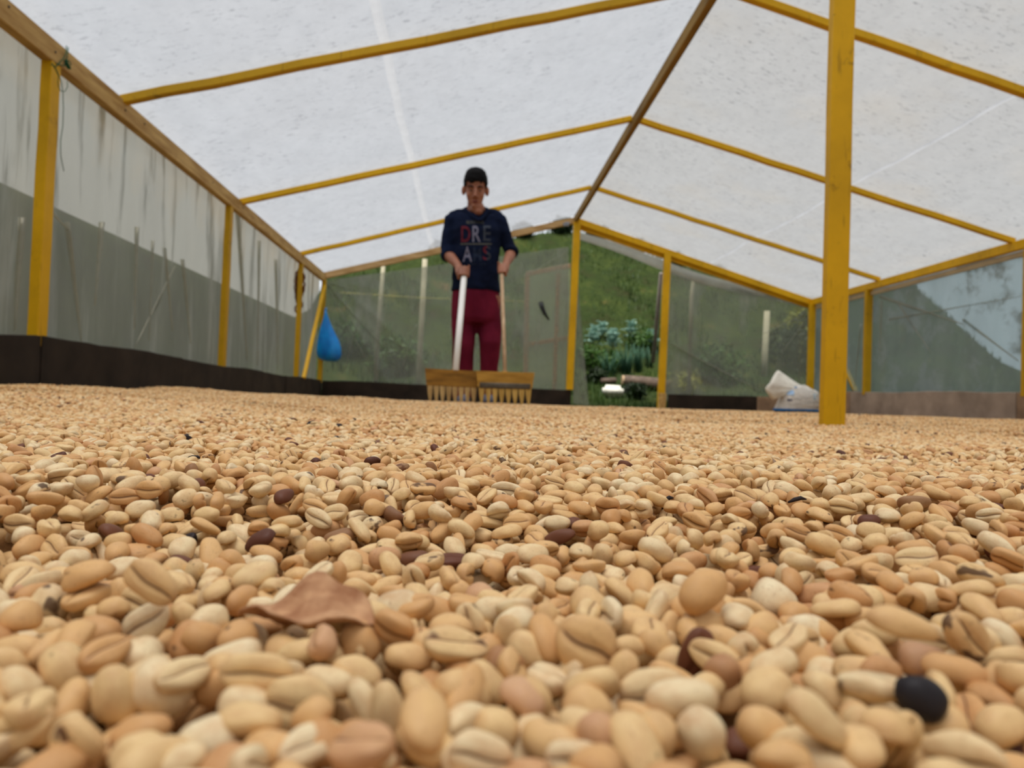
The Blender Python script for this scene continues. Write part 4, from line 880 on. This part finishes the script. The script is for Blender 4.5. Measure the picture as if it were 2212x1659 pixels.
def tones(n, g):
    t = np.zeros((n, 3)); t[:, 0] = np.clip(g.beta(1.6, 2.2, n), 0, 1); t[:, 1] = g.beta(1.2, 4., n); r = g.random(n)
    t[:, 2] = np.where(r > .9955, g.uniform(.85, 1., n), np.where(r > .980, g.uniform(.3, .6, n), g.uniform(0, .08, n))); return t

# (u, v, length px, width px, angle deg, face, tone, stain, dark): the large beans at the bottom of the photograph
HB = """859 1334 112 100 80 b .05 0 0|944 1317 80 56 10 b .7 .2 0|1016 1347 97 62 70 f .2 .75 0|1041 1297 80 72 60 b .95 0 0|994 1274 48 44 0 b .6 0 0|1108 1350 102 66 -35 b .05 0 0|1181 1340 75 58 80 b .45 0 0
1262 1390 134 124 32 f .5 .3 0|1272 1307 84 76 40 b .4 0 0|1329 1284 82 50 -8 b .45 0 0|1368 1346 112 60 -6 s .45 0 0|1362 1394 75 42 5 b .4 0 0|884 1416 106 52 8 s .45 .3 0|984 1409 86 72 60 b .5 0 0|1091 1434 86 66 20 b .85 .4 .25
1151 1409 118 74 25 b .3 0 0|777 1390 96 84 70 b .7 .45 0|773 1449 112 60 25 s .35 .3 0|837 1545 144 68 85 b .25 0 0|788 1520 118 58 60 b .15 .2 0|911 1503 122 62 62 s .4 0 0|1001 1496 134 94 25 b .45 0 0|1050 1480 112 76 50 b .35 0 0
1150 1524 122 88 75 b .4 0 0|1257 1486 84 70 35 f .1 0 0|1276 1523 118 76 20 s .5 0 0|1410 1492 148 96 -15 f .2 .15 0|1342 1450 92 60 -60 b .4 0 0|1075 1568 102 76 25 s .35 0 0|997 1566 58 50 0 b .1 0 0|1208 1577 90 72 30 b .4 0 0
1181 1609 84 72 80 b .02 0 0|1302 1603 130 92 70 b .95 0 0|1352 1563 68 34 8 b .9 .6 .45|1411 1598 116 92 -65 b .4 0 0|927 1610 116 84 15 b .3 0 0|1036 1627 142 90 14 f .1 0 0|1244 1640 134 78 5 f .05 0 0|830 1640 52 42 20 b .1 0 0|768 1604 104 90 20 b .8 .3 0
348 1490 138 108 35 b .08 0 0|248 1503 130 98 80 b .3 0 0|425 1393 112 94 20 b .85 .1 0|261 1419 98 72 -12 b .12 0 0|136 1443 112 96 60 b .3 .3 0|197 1362 126 62 -5 s .75 .1 0|321 1346 106 74 -35 f .02 .1 0|100 1316 106 80 -72 b .15 .7 0|181 1306 78 58 60 f .5 .7 0
27 1331 82 70 30 b .1 0 0|70 1288 92 62 8 f .95 0 0|50 1241 96 58 6 b .4 .5 0|140 1258 90 60 25 b .4 .5 0|191 1238 112 58 -20 s .6 .3 0|331 1256 122 72 40 f .45 0 0|261 1278 62 50 60 b .5 0 0|298 1299 78 60 10 f .3 0 0|381 1241 72 62 40 b .35 0 0
468 1239 70 52 -60 b .7 .1 0|548 1242 100 54 -20 s .25 0 0|492 1282 98 54 15 b .15 0 0|450 1299 80 46 -80 b .15 .2 0|559 1316 74 56 0 b .05 0 0|629 1289 68 52 -20 b .05 0 0|492 1426 144 72 -20 b .05 0 0|556 1454 156 84 8 f .35 .2 0
648 1522 150 124 5 f .3 .2 0|500 1497 84 72 80 b .9 .5 .2|522 1536 76 66 50 b .2 0 0|584 1616 134 74 0 s .6 0 0|702 1611 114 94 30 b .8 0 0|301 1580 132 70 -20 s .75 .1 0|167 1602 118 94 60 f .4 .4 0|33 1490 106 90 50 b .2 .2 0|50 1573 144 82 -22 f .35 0 0
294 1626 122 80 -15 b .3 0 0|445 1603 138 108 -15 b .02 0 0|391 1645 110 70 -20 b .15 0 0|37 1396 120 52 2 s .5 0 0|16 1432 90 60 30 b .4 0 0|210 1330 60 40 20 b .3 .3 0
1520 1274 118 80 -35 b .65 0 0|1675 1297 98 84 30 b .0 0 0|1751 1361 106 70 15 b .0 0 0|1639 1364 98 72 -32 b .5 0 0|1576 1324 102 66 20 s .5 0 0|1526 1361 114 96 48 b .55 0 0|1500 1412 124 66 -68 f .95 .4 .42|1566 1457 88 76 70 b .9 .3 .2|1629 1420 86 60 10 b .6 .2 .1
1745 1420 104 76 25 b .6 0 0|1847 1391 100 68 -18 b .3 0 0|1914 1391 78 60 70 b .55 0 0|1950 1344 152 58 14 s .5 0 0|2086 1374 132 78 48 f .45 .8 0|2172 1387 118 66 50 b .02 0 0|2000 1427 108 74 10 b .95 .5 .2|1993 1506 114 94 25 b .5 0 1|2086 1470 90 72 75 b .5 0 0
2172 1487 104 94 50 b .4 0 0|1871 1460 138 84 15 b .4 .5 0|1788 1490 118 62 35 s .25 .3 0|1765 1549 186 78 40 s .25 0 0|1652 1487 118 80 -25 s .35 0 0|1857 1569 102 80 70 b .5 0 0|1940 1592 130 78 -65 f .3 0 0|2043 1576 114 84 -25 b .5 .4 0|2165 1566 118 84 -25 b .35 0 0
1659 1582 134 90 30 b .5 .4 0|1523 1592 132 98 60 b .05 0 0|1751 1645 140 76 5 b .25 .75 0|2078 1642 150 80 -15 b .3 0 0|2196 1640 90 70 30 b .9 .5 .5|2128 1599 90 78 20 b .4 0 0|1665 1648 92 74 10 b .4 0 0|1480 1540 90 60 20 b .4 0 0
620 1400 90 56 10 s .5 0 0|700 1480 84 60 60 b .5 .2 0|90 1390 70 50 -10 b .3 0 0|400 1330 70 46 50 b .3 0 0|640 1410 110 56 -12 b .3 .1 0|1420 1390 80 56 30 b .5 0 0|1440 1290 92 60 -10 b .2 0 0|1860 1290 90 56 -15 s .3 0 0|2010 1290 84 58 10 b .2 0 0|2120 1300 88 60 25 b .5 .1 0|1800 1310 84 56 0 b .3 0 0"""
hand_beans = [r.split() for ln in HB.split('\n') for r in ln.split('|')]
VIEWZ = MW @ np.array([0, 0, -1.])
def surf_hit(u, v, lift):
    d = ray(u, v); d = d/np.linalg.norm(d); lo, hi = .05, 6.
    t = .08
    for _ in range(400):
        p_ = CAM+d*t
        if p_[2] < bed(p_[0], p_[1])+lift: break
        t *= 1.01
    return CAM+d*t
VAR = [bean_arrays(100+i, 18, 28) for i in range(14)]
VM = []
for i, (V, fs, S) in enumerate(VAR):
    me = mesh('coffee_bean', V.tolist(), fs, True); add_attr(me, 'bean_co', 'FLOAT_VECTOR', V); add_attr(me, 'seam', 'FLOAT', S); me.materials.append(BEAN); VM.append(me)

import time as _t; _t0 = _t.time()
hero = Pile(-1.95, 2.1, -.02, 2.05, bed, .0145, nlib=360, seed=5)
gx_ = hero.x0+RES*np.arange(hero.nx); gy_ = hero.y0+RES*np.arange(hero.ny); GXh, GYh = np.meshgrid(gx_, gy_, indexing='ij')
seen = (np.abs(GXh-.06*GYh) < .74*GYh+.16); near = seen & (GYh < .285) & (GYh > .07)
hero.H[near] -= .0060
area = seen.sum()*RES*RES; frac = seen.mean()
hero.fill(int(9500*area/frac*1.0), seen, 6, .004)                # lower layers
hero.fill(2600, near, 8, -.0030)
n_low = len(hero.out)
placed = []
for b in hand_beans:
    u, v, Lp, Wp, ang = map(float, b[:5]); face = b[5]; tn = tuple(map(float, b[6:9]))
    p_ = surf_hit(u, v, .0005); dist = float(np.dot(p_-CAM, VIEWZ)); L = Lp*dist/F
    if L > .0135: dist *= .0135/L
    if L < .0078 and Lp > 66: dist *= min(1.12, .0078/L)
    dd = ray(u, v); p_ = CAM+dd*dist/F
    if tn[2] > .9: p_ = CAM+dd*dist*.90/F; dist *= .90
    L = Lp*dist/F; Wd = Wp*dist/F
    r_, u_, w_ = MW @ np.array([1., 0, 0]), MW @ np.array([0, 1., 0]), MW @ np.array([0, 0, 1.])   # right, up, towards the eye
    a = math.radians(ang); xa = r_*math.cos(a)-u_*math.sin(a); xa = xa+w_*random.uniform(-.25, .25); xa /= np.linalg.norm(xa)
    zf = {'b': w_*.8+u_*.45, 'f': -(w_*.95+u_*.2), 's': np.cross(xa, w_)}[face]; 
    if face == 's' and np.dot(zf, u_) < 0: zf = -zf
    za = zf-xa*np.dot(zf, xa); za /= np.linalg.norm(za); ya = np.cross(za, xa)
    R = np.stack([xa, ya, za], 1); dims = (L, Wd*1.03, Wd*.74) if face != 's' else (L, Wd*1.3, Wd*.98)
    placed.append((p_, R, dims, tn, 0))
    fp = footprint(R, dims); i, j = int(round((p_[0]-hero.x0)/RES)), int(round((p_[1]-hero.y0)/RES))
    r = hero.put(i, j, fp)
    if r: hero.H[r[1], r[2]] = np.maximum(hero.H[r[1], r[2]], p_[2]+fp[3])
n_hand = len(placed)
# more single beans between them, resting in the hollows, then the mass of the bed further back
hero.out2 = hero.out; hero.out = []
hero.fill(4200, near, 9, -.0002); hero.fill(5200, seen & (GYh < .37) & (GYh > .215), 7, .0032)
def in_view(q):
    c_ = MW.T @ (np.array(q[:3])-CAM); return -c_[2] > .05 and abs(F*c_[0]/-c_[2]) < 1120 and -F*c_[1]/-c_[2] < 850
near_out = hero.out; hero.out = []
far_mask = seen & (GYh > .33)
hero.fill(int(11500*(far_mask.sum()*RES*RES)/far_mask.mean()*1.0), far_mask, 5, .0035)
every = hero.out2+near_out+hero.out
cand = [i for i, q in enumerate(every) if q[1] < .45 and q[2] > bedf(q[0], q[1])-.0032 and in_view(q)]
cand.sort(key=lambda i: math.hypot(every[i][0], every[i][1])-9*(every[i][2]-bedf(every[i][0], every[i][1])))
cand = cand[:300-n_hand]; chosen = set(cand); tx = tones(len(cand), rng); tx[:, 2] *= np.where(np.arange(len(tx)) % 5 == 0, 1., .12)
for i, t in zip(cand, tx):
    q = every[i]; placed.append((np.array(q[:3]), hero.R[q[3]], tuple(hero.dims[q[3]]), tuple(t), 1))
mass = [q for i, q in enumerate(every) if i not in chosen]
print('pile', len(mass), 'singles', len(placed), n_hand, round(_t.time()-_t0, 1))

# the singles, each an object of its own
def place_word(p_): 
    return ''
for i, (p_, R, dims, tn, typ) in enumerate(placed):
    o = D.objects.new('coffee_bean', VM[(i*5+typ*3) % len(VM)]); C.objects.link(o)
    m_ = Matrix(R.tolist()).to_4x4(); m_.translation = Vector(p_); o.matrix_world = m_ @ Matrix.Diagonal((*dims, 1)); o['tone'] = [float(x) for x in tn]
    o['label'] = 'pale tan coffee bean in the blurred nearest part of the bed'; o['category'] = 'coffee bean'; o['group'] = 'nearest coffee beans'
    placed[i] = placed[i]+(o,)
SPECIAL = {(1993, 1506): 'black shrivelled coffee bean, the largest dark one near the bottom right', (1262, 1390): 'big round tan coffee bean facing the viewer with a slanting crease, centre foreground', (859, 1334): 'big pale round coffee bean standing just right of the dry leaf',
 (837, 1545): 'tall upright coffee bean with a split front, below the round pale one', (1016, 1347): 'upright oval coffee bean with two dark spots', (1410, 1492): 'wide pale coffee bean, crease up, lying under the brown one', (1500, 1412): 'reddish brown coffee bean with a dark crease, leaning behind the wide pale one',
 (1765, 1549): 'longest slender coffee bean, slanting down to the right in the right foreground', (2086, 1374): 'tan coffee bean with a big black spot, at the right', (1675, 1297): 'pale pinkish white round coffee bean in the right middle', (1751, 1361): 'whitish smooth coffee bean just below the pinkish white one',
 (1950, 1344): 'long curved coffee bean lying level right of the whitish one', (2196, 1640): 'dark red brown coffee bean in the bottom right corner', (1751, 1645): 'coffee bean with a dark spot at the bottom edge, right half', (648, 1522): 'round coffee bean with cracked star shaped crease, lower left of centre',
 (556, 1454): 'yellowish ragged coffee bean above the cracked round one', (348, 1490): 'large smooth pale coffee bean lying diagonally in the left foreground', (321, 1346): 'whitish coffee bean with a crease, tilted up to the right, at left', (197, 1362): 'brown boat shaped coffee bean seen from its edge, at left', (425, 1393): 'smooth brownish egg shaped coffee bean at left', (100, 1316): 'pale coffee bean with a black spot near the left edge', (2172, 1387): 'white oval coffee bean leaning at the right edge', (1352, 1563): 'small dark brown sliver of a coffee bean in the centre foreground'}
def project(p_):
    c_ = MW.T @ (np.asarray(p_)-CAM); return CX+F*c_[0]/-c_[2], CY-F*c_[1]/-c_[2]
SHORT = {(1993, 1506): 'the black bean', (1262, 1390): 'the big creased bean', (859, 1334): 'the big round pale bean', (837, 1545): 'the tall upright bean', (1410, 1492): 'the wide pale bean', (1500, 1412): 'the reddish brown bean', (1765, 1549): 'the longest slender bean', (2086, 1374): 'the black spotted bean', (1675, 1297): 'the pinkish white bean', (1950, 1344): 'the long curved bean',
 (648, 1522): 'the cracked round bean', (348, 1490): 'the diagonal pale bean', (321, 1346): 'the whitish creased bean', (197, 1362): 'the boat shaped bean', (425, 1393): 'the egg shaped bean'}
specials = []
for b, pl in zip(hand_beans, placed[:n_hand]):
    key = (int(b[0]), int(b[1])); o = pl[5]
    if key in SPECIAL: o['label'] = SPECIAL[key]; o['done'] = 1
    if key in SHORT: specials.append((key[0], key[1], SHORT[key]))
used = {}
for i, pl in enumerate(placed):
    o = pl[5]
    if o.get('done'): del o['done']; continue
    u, v = project(pl[0]); t = pl[3]; zc = pl[1][:, 2]; xc = pl[1][:, 0]
    colw = 'dark brown' if t[2] > .25 else ('stained' if t[1] > .42 else ('pale cream' if t[0] < .16 else ('light tan' if t[0] < .42 else ('tan' if t[0] < .72 else 'brownish pink'))))
    pose = 'back up' if zc[2] > .5 else ('crease up' if zc[2] < -.5 else 'lying on edge')
    if abs(xc[2]) > .75: pose = 'standing on end'
    elif i < n_hand and hand_beans[i][5] == 'f': pose = 'crease showing'
    near_ = sorted(specials, key=lambda q: math.hypot(q[0]-u, q[1]-v))
    done = False
    for su, sv, nm in near_[:3]:
        dx, dy = u-su, v-sv
        rel = ('right of' if dx > 0 else 'left of') if abs(dx) > 1.3*abs(dy) else ('in front of' if dy > 0 else 'behind')
        if .6 < abs(dx)/(abs(dy)+1e-6) < 1.5: rel = ('in front, ' if dy > 0 else 'behind, ')+('right of' if dx > 0 else 'left of')
        dist = math.hypot(dx, dy); rel = ('just ' if dist < 120 else 'well ' if dist > 260 else '')+rel
        lb = f'{colw} coffee bean {pose}, {rel} {nm}'
        if lb not in used: used[lb] = 1; done = True; break
    o['label'] = lb

# the mass of the bed: one object; its mesh carries the points and the bean shapes that its geometry nodes lay out
def euler_of(R): return np.array([list(Matrix(r.tolist()).to_euler('XYZ')) for r in R])
EL = euler_of(hero.R)
mp = np.array([q[:3] for q in mass]); ml = np.array([q[3] for q in mass])
tm = tones(len(mass), rng)
tiles = []; TS = .20
for s in range(3):
    tp = Pile(0, TS, 0, TS, lambda x, y: np.zeros_like(x), .012, True, 160, 50+s); tp.fill(int(TS*TS*19000), None, 6, .004)
    VA = [bean_arrays(300+i, 7, 12) for i in range(6)]; vs_ = []; fs = []; bc = []; se = []; tv = []; off = 0; tt = tones(len(tp.out), rng)
    for q_, (x, y, z, l_) in enumerate(tp.out):
        if z < -.0075: continue
        V, f, S = VA[q_ % 6]; W_ = (V*tp.dims[l_]) @ tp.R[l_].T+np.array([x-TS/2, y-TS/2, z]); vs_.append(W_); fs += [tuple(i+off for i in ff) for ff in f]; off += len(V); bc.append(V); se.append(S); tv.append(np.tile(tt[q_], (len(V), 1)))
    tiles.append((np.concatenate(vs_), fs, np.concatenate(bc), np.concatenate(se), np.concatenate(tv)))
# tile anchor points over the rest of the floor
TX, TY = np.meshgrid(np.arange(XL+.14, XR-.12, TS), np.arange(-1.6, 9.32, TS), indexing='ij'); TX, TY = TX.ravel(), TY.ravel()
inside = (np.abs(TX-.06*TY) < .74*TY+.02) & (TY < 1.93) & (TY > .1); keep = ~inside & ~((np.abs(TX) < .30) & (np.abs(TY) < .16)); TX, TY = TX[keep], TY[keep]
e_ = .06; nx_ = (bed(TX-e_, TY)-bed(TX+e_, TY))/(2*e_); ny_ = (bed(TX, TY-e_)-bed(TX, TY+e_))/(2*e_)
tz = bed(TX, TY)
trot = np.stack([-np.arctan(ny_)*1., np.arctan(nx_), np.zeros_like(nx_)], -1)
# carrier mesh
bx = np.linspace(XL+.06, XR-.06, 150); by = np.concatenate([np.linspace(-1.7, 0, 20), np.linspace(.02, 2.2, 120), np.linspace(2.25, 9.42, 150)]); BX, BY = np.meshgrid(bx, by, indexing='ij'); BZ = bed(BX, BY)-.0115-np.where(BY < .30, .004, 0)
V_all = [np.stack([BX, BY, BZ], -1).reshape(-1, 3)]; nu_, nv_ = len(bx), len(by)
ii = np.arange((nu_-1)*(nv_-1)); a_ = (ii//(nv_-1))*nv_+ii % (nv_-1); F_all = np.stack([a_, a_+nv_, a_+nv_+1, a_+1], 1).tolist(); MI = [0]*len(F_all)
role = [np.zeros(len(V_all[0]))]; cnt = len(V_all[0]); attr = {k_: [np.zeros((cnt, 3))] for k_ in ('rot', 'scl', 'tone', 'bean_co', 'tone_v')}; seam_ = [np.zeros(cnt)]; var_ = [np.zeros(cnt)]
def push(V, r, rot=None, scl=None, tone=None, bco=None, tv=None, sm=None, vr=None, fs=None, mi=0):
    global cnt
    n = len(V); z3 = np.zeros((n, 3)); V_all.append(V); role.append(np.full(n, r))
    for k_, a in (('rot', rot), ('scl', scl), ('tone', tone), ('bean_co', bco), ('tone_v', tv)): attr[k_].append(z3 if a is None else a)
    seam_.append(np.zeros(n) if sm is None else sm); var_.append(np.zeros(n) if vr is None else vr)
    if fs: F_all.extend([tuple(i+cnt for i in f) for f in fs]); MI.extend([mi]*len(fs))
    cnt += n
push(mp, 1, EL[ml], hero.dims[ml], tm, vr=rng.integers(0, 14, len(mp)))
push(np.stack([TX, TY, tz], -1), 2, trot, np.ones((len(TX), 3)), vr=rng.integers(0, 3, len(TX)))
for i, (V, fs, S) in enumerate(VAR): push(V, 10+i, bco=V, sm=S, fs=fs, mi=1)
for i, (V, fs, b_, s_, t_) in enumerate(tiles): push(V, 40+i, bco=b_, sm=s_, tv=t_, fs=fs, mi=2)
me = mesh('coffee_bed', np.concatenate(V_all).tolist(), F_all, True)
UNDER = M_plain('bed_underlayer', lin(150, 108, 66), .9, .1, .3, 160, .4)
for q in (UNDER, BEAN, BEANT): me.materials.append(q)
me.polygons.foreach_set('material_index', np.array(MI, np.int32))
add_attr(me, 'role', 'INT', np.concatenate(role)); add_attr(me, 'var', 'INT', np.concatenate(var_)); add_attr(me, 'seam', 'FLOAT', np.concatenate(seam_))
for k_ in attr: add_attr(me, k_, 'FLOAT_VECTOR', np.concatenate(attr[k_]))
bedo = link('coffee_beans', me); tag(bedo, 'mass of pale tan coffee beans spread deep over the drying floor', 'coffee beans', kind='stuff')
ng = D.node_groups.new('lay_beans', 'GeometryNodeTree'); ng.interface.new_socket('Geometry', in_out='INPUT', socket_type='NodeSocketGeometry'); ng.interface.new_socket('Geometry', in_out='OUTPUT', socket_type='NodeSocketGeometry')
gi, go = ng.nodes.new('NodeGroupInput'), ng.nodes.new('NodeGroupOutput')
def nattr(name, typ):
    x = ng.nodes.new('GeometryNodeInputNamedAttribute'); x.data_type = typ; x.inputs[0].default_value = name; return x.outputs[0]
def pick(r):
    c_ = ng.nodes.new('FunctionNodeCompare'); c_.data_type = 'INT'; c_.operation = 'EQUAL'; ng.links.new(nattr('role', 'INT'), c_.inputs[2]); c_.inputs[3].default_value = r
    s_ = ng.nodes.new('GeometryNodeSeparateGeometry'); s_.domain = 'POINT'; ng.links.new(gi.outputs[0], s_.inputs[0]); ng.links.new(c_.outputs[0], s_.inputs[1]); return s_.outputs[0]
outj = ng.nodes.new('GeometryNodeJoinGeometry'); ng.links.new(pick(0), outj.inputs[0])
for r, src in ((1, range(10, 10+len(VAR))), (2, range(40, 43))):
    gj = ng.nodes.new('GeometryNodeJoinGeometry')
    for q in src:
        ti = ng.nodes.new('GeometryNodeGeometryToInstance'); ng.links.new(pick(q), ti.inputs[0]); ng.links.new(ti.outputs[0], gj.inputs[0])
    ip = ng.nodes.new('GeometryNodeInstanceOnPoints'); ng.links.new(pick(r), ip.inputs['Points']); ng.links.new(gj.outputs[0], ip.inputs['Instance']); ip.inputs['Pick Instance'].default_value = True
    ng.links.new(nattr('var', 'INT'), ip.inputs['Instance Index']); ng.links.new(nattr('rot', 'FLOAT_VECTOR'), ip.inputs['Rotation']); ng.links.new(nattr('scl', 'FLOAT_VECTOR'), ip.inputs['Scale'])
    ng.links.new(ip.outputs[0], outj.inputs[0])
ng.links.new(outj.outputs[0], go.inputs[0])
md = bedo.modifiers.new('lay_beans', 'NODES'); md.node_group = ng

# ------------------------------------------------------------------ litter among the beans
k = NT('dry_leaf'); co = k.obj(); c = k.ramp(k.noise(co, 140., 4), [(.3, lin(150, 96, 62)), (.7, lin(212, 164, 122))]); LEAFM = k.end(k.bsdf(c, .7, .25, k.noise(co, 300., 3), .4, .001))
p_ = surf_hit(662, 1345, .004); d_ = float(np.dot(p_-CAM, VIEWZ)); s = d_/F
r_, u_, w_ = [Vector(MW @ np.array(q)) for q in ([1., 0, 0], [0, 1., 0], [0, 0, 1.])]
vs_ = []; nu_, nv_ = 16, 8
for i in range(nu_+1):
    for j in range(nv_+1):
        a = i/nu_*2-1; b = j/nv_*2-1; wdt = (1-abs(a)**2.2)**.6*(1+.12*math.sin(7*a+b*2))
        x = 150*a; y = b*70*wdt*(1+.10*math.sin(13*a))
        q = Vector(p_)+r_*(x*s)+Vector((0, 1, 0))*(y*s*1.2)+Vector((0, 0, 1))*(s*(wdt*(34*b*b+26*a*b+16*b+8*math.sin(9*b-4*a))-12*a*a+12*math.sin(5*a+2*b*wdt)+22))
        vs_.append(q-Vector(p_))
fs = [(i*(nv_+1)+j, (i+1)*(nv_+1)+j, (i+1)*(nv_+1)+j+1, i*(nv_+1)+j+1) for i in range(nu_) for j in range(nv_)]
o = link('dry_leaf', mesh('dry_leaf', vs_, fs, True), LEAFM, None, Vector(p_)); sl = o.modifiers.new('t', 'SOLIDIFY'); sl.thickness = .0004
tag(o, 'crumpled brown dry leaf lying on the beans left of the big pale round one', 'leaf')
TWIG = M_plain('dark_chip', lin(44, 34, 34), .7, .3)
for u, v, L, a, lb in [(352, 968, 18, 70, 'small black chip standing up among the beans, left middle'), (343, 996, 26, -8, 'flat black splinter lying under the standing black chip'), (420, 990, 34, 4, 'grey black splinter right of the flat black one'), (1136, 1021, 24, 30, 'thin dark twig on the beans in the middle distance'), (2135, 1175, 30, 45, 'dark purple curved shard among the beans at right'), (1722, 1082, 40, -10, 'dark brown shell piece among the beans right of centre'), (1441, 1082, 30, -25, 'black bean skin among the beans under the doorway')]:
    p_ = surf_hit(u, v, .003); d_ = float(np.dot(p_-CAM, VIEWZ)); s = d_/F; ca, sa = math.cos(math.radians(a)), math.sin(math.radians(a))
    dv = r_*(L*s/2*ca)+Vector((0, 0, 1))*(-L*s/2*sa); P0 = Vector(p_)
    o = tube('husk_chip', [P0-dv, P0-dv*.3+Vector((0, 0, .0008)), P0+dv*.4+Vector((0, 0, .001)), P0+dv], [(.0006, .0004), (L*s*.16, .001), (L*s*.14, .001), (.0005, .0003)], TWIG, None, 8); tag(o, lb, 'chip')
print('script', round(_t.time()-_t0, 1))
